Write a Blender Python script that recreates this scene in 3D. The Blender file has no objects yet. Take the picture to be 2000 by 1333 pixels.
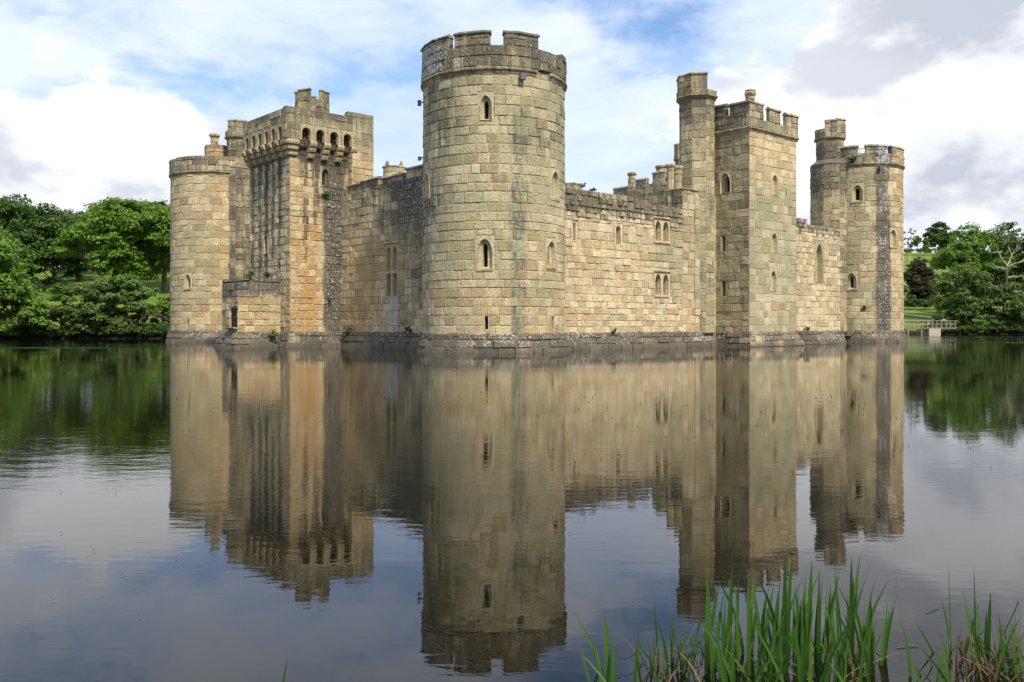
import bpy, math, random
import numpy as np
from mathutils import noise as MN, Vector
R=math.radians
sc=bpy.context.scene
# ---------------------------------------------------------------- camera
cam_d=bpy.data.cameras.new('camera'); cam=bpy.data.objects.new('camera',cam_d); sc.collection.objects.link(cam)
cam.location=(0,0,1.65); cam.rotation_euler=(R(90),0,0)
cam_d.sensor_width=36; cam_d.lens=31.77; cam_d.shift_y=-0.0163; cam_d.clip_end=5000; cam_d.clip_start=.05
sc.camera=cam
sc.view_settings.view_transform='Standard'; sc.view_settings.look='None'; sc.view_settings.exposure=0.30; sc.view_settings.gamma=1
sc.render.resolution_x=1024; sc.render.resolution_y=682
# ---------------------------------------------------------------- sun and sky
SUN_EL=48.0; SUN_V=Vector((0.50,-0.866,0)).normalized()
SUN_STRENGTH=4.4
sun_d=bpy.data.lights.new('sun','SUN'); sun=bpy.data.objects.new('sun',sun_d); sc.collection.objects.link(sun)
sun_d.energy=SUN_STRENGTH; sun_d.angle=R(3.0); sun_d.color=(1,.93,.82)
sv=Vector((SUN_V.x*math.cos(R(SUN_EL)),SUN_V.y*math.cos(R(SUN_EL)),math.sin(R(SUN_EL))))
sun.rotation_euler=sv.to_track_quat('Z','Y').to_euler()
world=bpy.data.worlds.new('World'); sc.world=world; world.use_nodes=True
def N(nt,t,**k):
    n=nt.nodes.new(t)
    for a,b in k.items(): setattr(n,a,b)
    return n
def mth(nt,op,a,b=None,c=None,clamp=False):
    n=nt.nodes.new('ShaderNodeMath'); n.operation=op; n.use_clamp=clamp
    for i,x in enumerate((a,b,c)):
        if x is None: continue
        if isinstance(x,(int,float)): n.inputs[i].default_value=x
        else: nt.links.new(x,n.inputs[i])
    return n.outputs[0]
def mixc(nt,f,a,b,bt='MIX'):
    n=nt.nodes.new('ShaderNodeMix'); n.data_type='RGBA'; n.blend_type=bt; n.clamp_factor=True
    for i,x in ((0,f),(6,a),(7,b)):
        if isinstance(x,(int,float)): n.inputs[i].default_value=x
        elif isinstance(x,tuple): n.inputs[i].default_value=x if len(x)==4 else x+(1,)
        else: nt.links.new(x,n.inputs[i])
    return n.outputs[2]
def ramp(nt,x,p0,p1,smooth=True):
    n=nt.nodes.new('ShaderNodeMapRange'); n.interpolation_type='SMOOTHSTEP' if smooth else 'LINEAR'
    nt.links.new(x,n.inputs[0]); n.inputs[1].default_value=p0; n.inputs[2].default_value=p1
    return n.outputs[0]
def noise(nt,vec,scale,detail=6,rough=.55,dist=0):
    n=nt.nodes.new('ShaderNodeTexNoise'); n.inputs['Scale'].default_value=scale; n.inputs['Detail'].default_value=detail
    n.inputs['Roughness'].default_value=rough; n.inputs['Distortion'].default_value=dist
    if vec is not None: nt.links.new(vec,n.inputs['Vector'])
    return n.outputs[0]
def mapv(nt,vec,scale=(1,1,1),loc=(0,0,0)):
    n=nt.nodes.new('ShaderNodeMapping'); n.inputs['Scale'].default_value=scale; n.inputs['Location'].default_value=loc
    nt.links.new(vec,n.inputs[0]); return n.outputs[0]
def make_world():
    nt=world.node_tree; nt.nodes.clear()
    out=N(nt,'ShaderNodeOutputWorld')
    sky=N(nt,'ShaderNodeTexSky',sky_type='NISHITA'); sky.sun_disc=False
    sky.sun_elevation=R(SUN_EL); sky.sun_rotation=math.atan2(SUN_V.x,SUN_V.y); sky.air_density=1.0; sky.dust_density=.3; sky.ozone_density=5.0
    b1=N(nt,'ShaderNodeBackground'); nt.links.new(sky.outputs[0],b1.inputs[0]); b1.inputs[1].default_value=.15
    g=N(nt,'ShaderNodeTexCoord').outputs['Generated']
    sep=N(nt,'ShaderNodeSeparateXYZ'); nt.links.new(g,sep.inputs[0])
    zc=mth(nt,'MAXIMUM',sep.outputs[2],0.0)
    den=mth(nt,'ADD',zc,.55)
    cx=mth(nt,'DIVIDE',sep.outputs[0],den); cy=mth(nt,'DIVIDE',sep.outputs[1],den)
    comb=N(nt,'ShaderNodeCombineXYZ'); nt.links.new(cx,comb.inputs[0]); nt.links.new(cy,comb.inputs[1])
    P=comb.outputs[0]
    wisp=noise(nt,mapv(nt,g,(1.0,1.0,2.6),(3.1,1.7,.4)),4.2,9,.60,.15)          # high thin layer
    cum=noise(nt,mapv(nt,g,(1,1,1.7),(7.7,2.2,1.1)),4.6,11,.58,.0)         # cumulus masses
    # where the blue gaps stand in the sky (directions) and where the low banks are
    def blob(x,z,sx,sz):
        px=mth(nt,'DIVIDE',sep.outputs[0],mth(nt,'MAXIMUM',sep.outputs[1],.05)); pz=mth(nt,'DIVIDE',sep.outputs[2],mth(nt,'MAXIMUM',sep.outputs[1],.05))
        a=mth(nt,'POWER',mth(nt,'DIVIDE',mth(nt,'SUBTRACT',px,x),sx),2); b=mth(nt,'POWER',mth(nt,'DIVIDE',mth(nt,'SUBTRACT',pz,z),sz),2)
        return mth(nt,'EXPONENT',mth(nt,'MULTIPLY',mth(nt,'ADD',a,b),-1.0))
    gap=mth(nt,'ADD',blob(.14,.325,.10,.055),blob(-.44,.275,.16,.045))
    gap=mth(nt,'ADD',gap,mth(nt,'MULTIPLY',blob(-.55,.345,.05,.02),.7))
    gap=mth(nt,'ADD',gap,mth(nt,'MULTIPLY',blob(-.25,.44,.4,.09),.55))
    gap=mth(nt,'ADD',gap,mth(nt,'MULTIPLY',blob(.02,.42,.09,.06),.5))
    dens=mth(nt,'ADD',wisp,.18)
    dens=mth(nt,'SUBTRACT',dens,mth(nt,'MULTIPLY',gap,.22))
    bank=mth(nt,'ADD',blob(-.52,.19,.24,.075),blob(.50,.20,.26,.16))
    d2=mth(nt,'ADD',mth(nt,'MULTIPLY',mth(nt,'SUBTRACT',cum,.5),1.6),mth(nt,'MULTIPLY',bank,.75))
    wm=ramp(nt,dens,.40,.64); cm=ramp(nt,d2,.27,.38)
    # cloud colour: bright thin veil, bodies with grey bellies
    shade=noise(nt,mapv(nt,g,(1,1,1.9),(1.3,5.2,.3)),6.5,9,.56,.0)
    low=ramp(nt,sep.outputs[2],.20,.07)
    gr=mth(nt,'ADD',mth(nt,'MULTIPLY',ramp(nt,shade,.44,.60),.72),mth(nt,'MULTIPLY',mth(nt,'MULTIPLY',low,bank),.38))
    gr=mth(nt,'ADD',gr,mth(nt,'ADD',mth(nt,'MULTIPLY',blob(.52,.34,.12,.05),.55),mth(nt,'MULTIPLY',blob(.50,.19,.10,.045),.45)),clamp=True)
    body=mixc(nt,gr,(.96,.97,1.0),(.50,.53,.60))
    veil=mixc(nt,ramp(nt,wisp,.42,.66),(.62,.74,1.02),(.80,.86,.98))
    b2=N(nt,'ShaderNodeBackground'); nt.links.new(veil,b2.inputs[0]); b2.inputs[1].default_value=.98
    b3=N(nt,'ShaderNodeBackground'); nt.links.new(body,b3.inputs[0]); b3.inputs[1].default_value=.99
    m1=N(nt,'ShaderNodeMixShader'); nt.links.new(mth(nt,'MULTIPLY',wm,.92),m1.inputs[0]); nt.links.new(b1.outputs[0],m1.inputs[1]); nt.links.new(b2.outputs[0],m1.inputs[2])
    m2=N(nt,'ShaderNodeMixShader'); nt.links.new(mth(nt,'MULTIPLY',cm,.96),m2.inputs[0]); nt.links.new(m1.outputs[0],m2.inputs[1]); nt.links.new(b3.outputs[0],m2.inputs[2])
    nt.links.new(m2.outputs[0],out.inputs[0])
make_world()

# ---------------------------------------------------------------- materials
def mat(name):
    m=bpy.data.materials.new(name); m.use_nodes=True; nt=m.node_tree; b=nt.nodes['Principled BSDF']
    return m,nt,b
def simple(name,col,rough=.8,metal=0):
    m,nt,b=mat(name); c=N(nt,'ShaderNodeTexCoord').outputs['Object']
    n=noise(nt,c,9,5)
    nt.links.new(mixc(nt,n,tuple(x*.65 for x in col),tuple(min(1,x*1.3) for x in col)),b.inputs['Base Color'])
    b.inputs['Roughness'].default_value=rough; b.inputs['Metallic'].default_value=metal
    return m
def stone(name,mortar=False):
    m,nt,b=mat(name); L=nt.links.new
    c=N(nt,'ShaderNodeTexCoord').outputs['Object']
    at=N(nt,'ShaderNodeVertexColor',layer_name='Col'); sp=N(nt,'ShaderNodeSeparateColor'); L(at.outputs[0],sp.inputs[0])
    tint,dark,warm=sp.outputs; white=at.outputs[1]
    ga=N(nt,'ShaderNodeAttribute',attribute_name='Grn'); green=ga.outputs['Fac']
    nf=noise(nt,c,7,8,.65); nm=noise(nt,mapv(nt,c,(1,1,.8),(5,3,1)),2.2,6,.6); nh=noise(nt,mapv(nt,c,(1,1,.75),(2,9,4)),15,5,.7); nl=noise(nt,c,.45,4,.5)
    stk=noise(nt,mapv(nt,c,(1.8,1.8,.22),(1,1,7)),2.0,6,.6)     # rain streaks
    if mortar: base=mixc(nt,nf,(.56,.45,.29),(.38,.29,.18))
    else:
        base=mixc(nt,tint,(.235,.190,.105),(.66,.555,.345))
        base=mixc(nt,ramp(nt,nm,.45,.75),base,(.43,.35,.20))
    # warm iron staining
    wf=mth(nt,'MULTIPLY',warm,ramp(nt,mth(nt,'ADD',mth(nt,'MULTIPLY',nm,.6),mth(nt,'MULTIPLY',stk,.4)),.30,.62),clamp=True)
    base=mixc(nt,wf,base,mixc(nt,nf,(.36,.175,.05),(.54,.35,.14)))
    # green-grey algae film
    gf=mth(nt,'MULTIPLY',green,ramp(nt,mth(nt,'ADD',mth(nt,'MULTIPLY',nf,.5),mth(nt,'MULTIPLY',nl,.5)),.34,.60),clamp=True)
    base=mixc(nt,gf,base,mixc(nt,nh,(.20,.205,.11),(.345,.345,.20)))
    # dark crust with an own broken shape
    dn=mth(nt,'ADD',mth(nt,'MULTIPLY',nf,.55),mth(nt,'MULTIPLY',stk,.45))
    thr=mth(nt,'SUBTRACT',.86,mth(nt,'MULTIPLY',dark,.62))
    df=ramp(nt,mth(nt,'SUBTRACT',dn,thr),-.09,.09)
    df=mth(nt,'MULTIPLY',df,mth(nt,'ADD',.50,mth(nt,'MULTIPLY',dark,.42)),clamp=True)
    base=mixc(nt,df,base,mixc(nt,nh,(.030,.026,.018),(.135,.122,.095)))
    # white crust lichen specks
    thr2=mth(nt,'SUBTRACT',.80,mth(nt,'MULTIPLY',white,.36))
    nb=noise(nt,mapv(nt,c,(1,1,.8),(7,7,1)),6.5,5,.72)
    wfv=ramp(nt,mth(nt,'SUBTRACT',nb,mth(nt,'ADD',thr2,-.02)),-.01,.03)
    base=mixc(nt,mth(nt,'MULTIPLY',wfv,.85),base,(.46,.44,.39))
    pit=ramp(nt,noise(nt,mapv(nt,c,(1,1,1.3),(3,8,2)),5.0,6,.75),  .44,.30)
    base=mixc(nt,mth(nt,'MULTIPLY',pit,.8),base,(.055,.042,.028))
    hv=N(nt,'ShaderNodeHueSaturation'); L(base,hv.inputs['Color']); L(mth(nt,'ADD',-.21,mth(nt,'ADD',mth(nt,'MULTIPLY',nf,1.3),mth(nt,'MULTIPLY',nh,1.2))),hv.inputs['Value'])
    L(hv.outputs[0],b.inputs['Base Color']); b.inputs['Roughness'].default_value=.92
    b.inputs['Specular IOR Level'].default_value=.25
    bp=N(nt,'ShaderNodeBump'); bp.inputs['Strength'].default_value=1; bp.inputs['Distance'].default_value=.09
    L(mth(nt,'ADD',nf,mth(nt,'MULTIPLY',nh,.5)),bp.inputs['Height']); L(bp.outputs[0],b.inputs['Normal'])
    return m
STONE=stone('weathered_sandstone'); MORTAR=stone('lime_mortar',True)
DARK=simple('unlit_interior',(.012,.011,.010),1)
IRON=simple('wrought_iron',(.05,.045,.04),.6,.6)
STEEL=simple('grey_steel',(.10,.105,.11),.55,.3)
WOOD=simple('weathered_timber',(.30,.24,.18),.8)
SM=[STONE,MORTAR,DARK]

# ---------------------------------------------------------------- object helpers
def link(o,parent=None):
    sc.collection.objects.link(o)
    if parent: o.parent=parent
    return o
def tag(o,label=None,cat=None,group=None,kind=None):
    if label: o['label']=label
    if cat: o['category']=cat
    if group: o['group']=group
    if kind: o['kind']=kind
    return o
def empty(name,loc=(0,0,0),rz=0,parent=None):
    o=bpy.data.objects.new(name,None); o.location=loc; o.rotation_euler=(0,0,rz); o.empty_display_size=.3
    return link(o,parent)
class M:
    def __init__(s): s.v=[];s.f=[];s.mi=[];s.c=[];s.g=[]
    def add(s,vs,fs,cols=None,mi=0):
        o=len(s.v); s.v+=vs; s.f+=[tuple(i+o for i in f) for f in fs]
        s.mi+=[mi]*len(fs)
        if cols is None: cols=[(.5,.3,.1,.2,.2)]*len(vs)
        s.c+=[c[:4] for c in cols]; s.g+=[c[4] for c in cols]
    def build(s,name,mats,parent=None,smooth=False):
        me=bpy.data.meshes.new(name); me.from_pydata(s.v,[],s.f)
        for m in mats: me.materials.append(m)
        me.polygons.foreach_set('material_index',s.mi)
        if smooth: me.polygons.foreach_set('use_smooth',[True]*len(s.f))
        ca=me.color_attributes.new('Col','FLOAT_COLOR','POINT'); ca.data.foreach_set('color',[x for c in s.c for x in c])
        ga=me.attributes.new('Grn','FLOAT','POINT'); ga.data.foreach_set('value',s.g)
        me.update()
        return link(bpy.data.objects.new(name,me),parent)
# ---- surfaces: S(a,z,d) -> point; a runs along the wall, d stands out from it
def plane(o,dr,n):
    return lambda a,z,d=0:(o[0]+dr[0]*a+n[0]*d,o[1]+dr[1]*a+n[1]*d,z)
def cyl(cx,cy,r):
    return lambda a,z,d=0:(cx+(r+d)*math.cos(a/r),cy+(r+d)*math.sin(a/r),z)
def bat(S,f): return lambda a,z,d=0:S(a,z,d+f(z))
def facets(cx,cy,r,n=8,rot=0):
    out=[]
    for k in range(n):
        t0=R(rot+360/n*k); t1=R(rot+360/n*(k+1))
        p=(cx+r*math.cos(t0),cy+r*math.sin(t0)); q=(cx+r*math.cos(t1),cy+r*math.sin(t1))
        w=math.dist(p,q); dr=((q[0]-p[0])/w,(q[1]-p[1])/w)
        out.append((plane(p,dr,(dr[1],-dr[0])),w))
    return out
def sstep(x,a,b):
    t=max(0,min(1,(x-a)/(b-a))); return t*t*(3-2*t)
def box01(a,z,a0,a1,z0,z1,s=.3,sz=None):
    sz=sz or s
    return sstep(a,a0-s,a0+s)*(1-sstep(a,a1-s,a1+s))*sstep(z,z0-sz,z0+sz)*(1-sstep(z,z1-sz,z1+sz))
def P0(a,z): return (0,.3,.1,.2,.3)
def subtract(rects,h):
    out=[]
    for r in rects:
        a0,a1,z0,z1=r; b0,b1,y0,y1=h
        if b0>=a1 or b1<=a0 or y0>=z1 or y1<=z0: out.append(r); continue
        if b0>a0: out.append((a0,b0,z0,z1))
        if b1<a1: out.append((b1,a1,z0,z1))
        lo=max(a0,b0);hi=min(a1,b1)
        if y0>z0: out.append((lo,hi,z0,y0))
        if y1<z1: out.append((lo,hi,y1,z1))
    return out
def colv(paint,a,z,t):
    p=paint(a,z); return (min(1,max(0,t+p[0])),p[1],p[2],p[3],p[4])
def masonry(m,S,a0,a1,z0,z1,holes=(),paint=P0,ch=.56,bw=(.55,1.15),seed=0,top=None,rough=.028,erode=.08):
    rn=random.Random(seed); z=z0; mo=-max(.026,rough+.008)
    while z<z1-1e-4:
        h=ch*rn.uniform(.82,1.2)
        if z1-(z+h)<ch*.45: h=z1-z
        # mortar bed
        n=max(1,int((a1-a0)/.7)); cells=[(a0+(a1-a0)*i/n,a0+(a1-a0)*(i+1)/n,z,z+h) for i in range(n)]
        for hl in holes: cells=subtract(cells,hl)
        for (p,q,y0,y1) in cells:
            if top and y0+(y1-y0)*.5>top((p+q)/2): continue
            m.add([S(p,y0,mo),S(q,y0,mo),S(q,y1,mo),S(p,y1,mo)],[(0,1,2,3)],[colv(paint,x,y,.5) for x,y in ((p,y0),(q,y0),(q,y1),(p,y1))],1)
        a=a0
        while a<a1-1e-4:
            w=rn.uniform(*bw)*(h/ch)**.3
            if a1-(a+w)<bw[0]*.6: w=a1-a
            rs=[(a,a+w,z,z+h)]
            for hl in holes: rs=subtract(rs,hl)
            t=rn.random(); dd=rn.uniform(-rough,rough)
            if rn.random()<erode: dd-=rn.uniform(.01,.05)
            dd=max(dd,mo+.012)
            dk=rn.uniform(-.12,.12) ; wm=rn.choice([0,0,0,.35,-.1])
            for (p,q,y0,y1) in rs:
                if q-p<.06 or y1-y0<.06: continue
                if top and y0+(y1-y0)*.5>top((p+q)/2): continue
                j=rn.uniform(.004,.014); bv=min(.04,(q-p)*.2,(y1-y0)*.2)
                nx=max(1,round((q-p)/.4)); nz=max(1,round((y1-y0)/.4))
                xs=[p+j,p+j+bv]+[p+(q-p)*i/nx for i in range(1,nx)]+[q-j-bv,q-j]
                zs=[y0+j,y0+j+bv]+[y0+(y1-y0)*i/nz for i in range(1,nz)]+[y1-j-bv,y1-j]
                vs=[];cs=[]
                for yi,y in enumerate(zs):
                    for xi,x in enumerate(xs):
                        edge=xi in(0,len(xs)-1) or yi in(0,len(zs)-1)
                        d=mo-.014 if edge else max(mo+.004,dd+rn.uniform(-.014,.014))
                        jx=rn.uniform(-.012,.012) if not edge else 0
                        vs.append(S(x+jx,y+(rn.uniform(-.01,.01) if not edge else 0),d))
                        c=colv(paint,x,y,t); cs.append((c[0],max(0,c[1]+dk*(c[1]+.25)),max(0,c[2]+wm),c[3],c[4]))
                W=len(xs)
                fs=[(i+W*k,i+1+W*k,i+1+W*(k+1),i+W*(k+1)) for k in range(len(zs)-1) for i in range(W-1)]
                m.add(vs,fs,cs,0)
            a+=w
        z+=h
def profile(m,S,a0,a1,pr,z,paint=P0,step=.45,wob=.015,seed=1,ends=True,closed=True,zf=None):
    """extrude a (d,z) outline along the wall"""
    rn=random.Random(seed); n=max(1,int(abs(a1-a0)/step)); K=len(pr); vs=[];cs=[]
    for i in range(n+1):
        a=a0+(a1-a0)*i/n; w1=rn.uniform(-wob,wob); w2=rn.uniform(-wob,wob); t=rn.random(); zz=z+(zf(a) if zf else 0)
        for d,y in pr:
            vs.append(S(a,zz+y+w1,d+w2)); cs.append(colv(paint,a,zz+y,t))
    fs=[]
    rng=range(K) if closed else range(K-1)
    for i in range(n):
        for k in rng:
            l=(k+1)%K; fs.append((i*K+k,(i+1)*K+k,(i+1)*K+l,i*K+l))
    if ends and closed: fs+=[tuple(range(K)),tuple(range(n*K+K-1,n*K-1,-1))]
    m.add(vs,fs,cs,0)
def ring(kind,a,w,z0,z1,na=10,ns=4,nb=2,rise=None):
    """outline points of an opening, all kinds with the same count"""
    pts=[(a-w/2+w*i/nb,z0) for i in range(nb)]
    if kind=='rect': spring=z1
    else: spring=z1-(rise if rise else (w*.85 if kind=='pointed' else w*.5))
    pts+=[(a+w/2,z0+(spring-z0)*i/ns) for i in range(ns)]
    for i in range(na+1):
        t=i/na
        if kind=='rect': pts.append((a+w/2-w*t,z1))
        elif kind=='round': pts.append((a+w/2*math.cos(math.pi*t),spring+(z1-spring)*math.sin(math.pi*t)))
        else:
            u=abs(1-2*t); x=w/2*(1 if t<.5 else -1)*(1-(1-u)**1.6 if False else u**.75)
            pts.append((a+x,spring+(z1-spring)*(math.sqrt(max(0,1-u**2.0))*.62+.38*(1-u))))
    pts+=[(a-w/2,spring-(spring-z0)*i/ns) for i in range(1,ns)]
    return pts
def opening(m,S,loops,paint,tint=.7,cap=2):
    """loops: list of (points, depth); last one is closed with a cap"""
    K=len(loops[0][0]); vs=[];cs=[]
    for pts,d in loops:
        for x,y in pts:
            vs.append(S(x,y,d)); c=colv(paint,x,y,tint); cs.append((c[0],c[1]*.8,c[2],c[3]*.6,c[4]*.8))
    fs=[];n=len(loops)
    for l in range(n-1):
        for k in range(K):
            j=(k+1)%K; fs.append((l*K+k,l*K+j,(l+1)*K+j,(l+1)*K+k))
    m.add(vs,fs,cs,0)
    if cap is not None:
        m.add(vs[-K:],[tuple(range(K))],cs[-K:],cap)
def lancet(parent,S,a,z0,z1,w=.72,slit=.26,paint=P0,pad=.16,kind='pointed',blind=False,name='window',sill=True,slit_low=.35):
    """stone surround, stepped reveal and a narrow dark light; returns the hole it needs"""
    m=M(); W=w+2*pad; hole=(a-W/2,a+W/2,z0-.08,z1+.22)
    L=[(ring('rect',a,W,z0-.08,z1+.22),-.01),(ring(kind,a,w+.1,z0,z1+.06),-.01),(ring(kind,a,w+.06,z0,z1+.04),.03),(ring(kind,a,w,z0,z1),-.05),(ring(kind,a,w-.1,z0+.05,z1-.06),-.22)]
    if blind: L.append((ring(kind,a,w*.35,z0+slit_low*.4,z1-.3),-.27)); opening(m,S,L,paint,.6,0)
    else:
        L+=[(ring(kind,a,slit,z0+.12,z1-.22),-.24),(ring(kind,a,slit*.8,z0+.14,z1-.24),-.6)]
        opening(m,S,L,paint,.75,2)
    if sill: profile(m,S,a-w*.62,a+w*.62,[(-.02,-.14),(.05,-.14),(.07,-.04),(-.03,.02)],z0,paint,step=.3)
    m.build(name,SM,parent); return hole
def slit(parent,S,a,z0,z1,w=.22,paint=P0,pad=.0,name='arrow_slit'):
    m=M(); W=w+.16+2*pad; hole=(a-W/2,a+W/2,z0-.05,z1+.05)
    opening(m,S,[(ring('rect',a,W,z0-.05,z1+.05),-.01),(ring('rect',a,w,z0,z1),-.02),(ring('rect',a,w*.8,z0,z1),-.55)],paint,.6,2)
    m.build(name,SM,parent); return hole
def merlon(parent,S,a0,a1,z0,z1,th=.5,paint=P0,seed=0,cope=.22,slope=0,coping=True):
    m=M(); masonry(m,S,a0,a1,z0,z1,paint=paint,seed=seed,bw=(.5,.9),ch=.42,rough=.02)
    pr=[(-.04,0),(-th,0),(-th,z1-z0),(-.04,z1-z0)]; profile(m,S,a0+.01,a1-.01,pr,z0,paint,step=.5)
    o=m.build('merlon',SM,parent)
    if coping:
        c=M(); profile(c,S,a0-.05,a1+.05,[(.07,0),(.08,.07),(-.08,cope),(-th*.6,cope*1.05),(-th-.06,.06),(-th-.06,0)],z1,paint,step=.4,wob=.02,seed=seed)
        c.build('coping',SM,parent)
    return o
# ---------------------------------------------------------------- the castle (local x = u along the right wall, local y = v along the left wall)
ROT=41.4
castle=empty('castle',(-1.12,56.4,0),R(ROT))
tag(castle,'ruined medieval sandstone castle with round corner towers standing in the moat','castle')
castle.location=(-1.12,56.4,0)
def part(m,name,parent=None,label=None,mats=None):
    o=m.build(name,mats or SM,parent or castle)
    if label: o['label']=label
    return o
def nz(x,y,s=1,o=0): return MN.noise((x*s+o,y*s+o*1.7,o*.3))
def plinth_f(z): return .14+.34*max(0,1.08-z)/1.08
def plinth_paint(a,z):
    n=nz(a,z,.7,3); low=1-sstep(z,.12,.42+.15*n)
    rust=sstep(nz(a,0,.55,9),-.05,.3)*(1-sstep(z,.15,.42))
    return (-.35,.84+.25*n+.25*low-.15*rust,.05+.45*rust,.66*(1-low)*(.75+.5*nz(a,z,.3,5)),.10)
def rust_cols(m,n0):
    # iron-red algae patches close to the waterline (a coloured growth on the stone)
    pass
def plinth(S,a0,a1,seed,parent,top=True,paint=plinth_paint,mit=''):
    m=M()
    def Sb(a,z,d=0):      # the battered foot, mitred where it turns a corner
        f=plinth_f(z)-.12; t=(a-a0)/(a1-a0)
        if 'l' in mit: a=a-f*(1-t)
        if 'r' in mit: a=a+f*t
        return S(a,z,d+f+.12)
    masonry(m,Sb,a0,a1,-.5,1.06,paint=paint,seed=seed,ch=.42,bw=(.45,1.3),rough=.055,erode=.25)
    profile(m,S,a0,a1,[(-.2,-.1),(.16,-.1),(.12,.07),(-.2,.12)],1.03,paint,step=.3,wob=.05,seed=seed)
    return m.build('plinth',SM,parent)
def roll(parent,S,a0,a1,z,seed=0,paint=None,gaps=(),s=1.0):
    m=M(); pt=paint or (lambda a,z:(-.1,.6,.05,.5,.35))
    segs=[(a0,a1)]
    for g0,g1 in gaps:
        segs=[q for p0,p1 in segs for q in (((p0,g0),(g1,p1)) if p0<g0 and g1<p1 else ((p0,p1),))]
    for p0,p1 in segs:
        profile(m,S,p0,p1,[(-.05,-.30*s),(.03,-.28*s),(.06,-.16*s),(.15*s,-.10*s),(.17*s,-.02*s),(.13*s,.05*s),(-.05,.06*s)],z,pt,step=.35,wob=.012,seed=seed)
    m.build('string_course',SM,parent)
def A(world_deg,r): return R(world_deg-ROT)*r
def disc(m,cx,cy,r,z,n=32):
    m.add([(cx+r*math.cos(2*math.pi*i/n),cy+r*math.sin(2*math.pi*i/n),z) for i in range(n)],[tuple(range(n))],None,0)

# ---- near corner tower
def near_tower():
    r=4.4; S0=cyl(0,0,r); S=bat(S0,lambda z:.0+.06*(1-z/16)); Sp=bat(S0,lambda z:.10)
    full=2*math.pi*r; a_start=A(-90,r)-full*.5
    aS0,aS1=A(-76.5,r),A(-63.5,r)
    def paint(a,z):
        deg=a/r*180/math.pi+ROT
        n=nz(a,z,.35,1); n2=nz(a,z,.9,6)
        st=sstep(a,aS0-.12+.12*n2,aS0+.12)*(1-sstep(a,aS1-.14,aS1+.1))*(1-sstep(z,13.2,14.6))
        left=sstep(-deg,112,150)
        hi=sstep(z,5.5,13); top=sstep(z,16.3,16.6)
        dark=.22+.20*hi+.18*left+.34*top+.25*n; dark=dark*(1-st)+(.60+.12*n2)*st
        warm=max(0,.30*(1-sstep(z,4.5,8.5))-.1*left+.12*n2+ .10)*(1-top)
        green=.62+.25*n+.45*st-.35*(1-sstep(z,2.6,5.4))*(1-st)-.15*top
        return (.12*(1-hi)-.22*top,dark,warm,.42*left+.35*top+.42*st+.12,green)
    par=empty('corner_tower',(0,0,0),0,castle); par['label']='round corner tower nearest the camera, tallest in the picture'
    H=[]
    H.append(lancet(par,S,A(-95,r),13.40,14.80,.62,.30,paint,sill=False))
    H.append(lancet(par,S,A(-95.8,r),4.85,6.55,.80,.30,paint))
    H.append(lancet(par,S,A(-38.8,r),5.05,6.55,.78,.26,paint))
    H.append(lancet(par,S,A(-33,r),9.15,10.75,.78,.26,paint))
    H.append(lancet(par,S,A(-154.7,r),9.3,10.75,.7,.24,paint))
    H.append(slit(par,S,A(-94.6,r),1.36,2.12,.20,paint))
    H.append(slit(par,S,A(-36.7,r),1.3,2.1,.26,paint))
    H.append(slit(par,S,A(-155.9,r),1.3,2.08,.2,paint))
    m=M()
    masonry(m,S,a_start,a_start+full,1.0,16.45,H,paint,ch=.57,bw=(.5,1.1),seed=11,rough=.022)
    ruin0,ruin1=A(-52.5,r),A(-8,r)
    def top(a): return 99
    masonry(m,Sp,a_start,ruin0,16.5,17.72,(),paint,ch=.62,bw=(.6,1.2),seed=12,rough=.035)
    masonry(m,Sp,ruin0,ruin1,16.5,17.75,(),paint,ch=.6,bw=(.35,.8),seed=14,rough=.07,top=lambda a:17.75-.1*abs(math.sin(a*3)))
    masonry(m,Sp,ruin1,a_start+full,16.5,17.9,(),paint,ch=.6,bw=(.6,1.2),seed=15,rough=.035)
    profile(m,Sp,a_start,a_start+full,[(-.05,0),(-.6,0),(-.6,1.18),(-.05,1.2)],16.5,paint,step=.5,ends=False)
    masonry(m,cyl(0,0,r-.55),a_start,a_start+full*.999,15.6,17.6,(),paint,seed=16)
    disc(m,0,0,4.2,15.9)
    part(m,'tower_wall',par)
    roll(par,S0,a_start,a_start+full,16.42,5,gaps=((A(-55,r),A(-42,r)),))
    z0=17.72
    merlon(par,Sp,A(-171,r),A(-126,r),z0,18.42,paint=paint,seed=2,cope=.18)
    merlon(par,Sp,A(-119.8,r),A(-91.5,r),z0,18.40,paint=paint,seed=3,cope=.2)
    merlon(par,Sp,A(-81.3,r),A(-53.5,r),z0,18.40,paint=paint,seed=4,cope=.2)
    merlon(par,Sp,A(-22,r),A(-9,r),17.6,18.02,paint=paint,seed=5,coping=False)
    plinth(bat(S0,lambda z:-.02),a_start,a_start+full,7,par)
near_tower()

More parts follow.
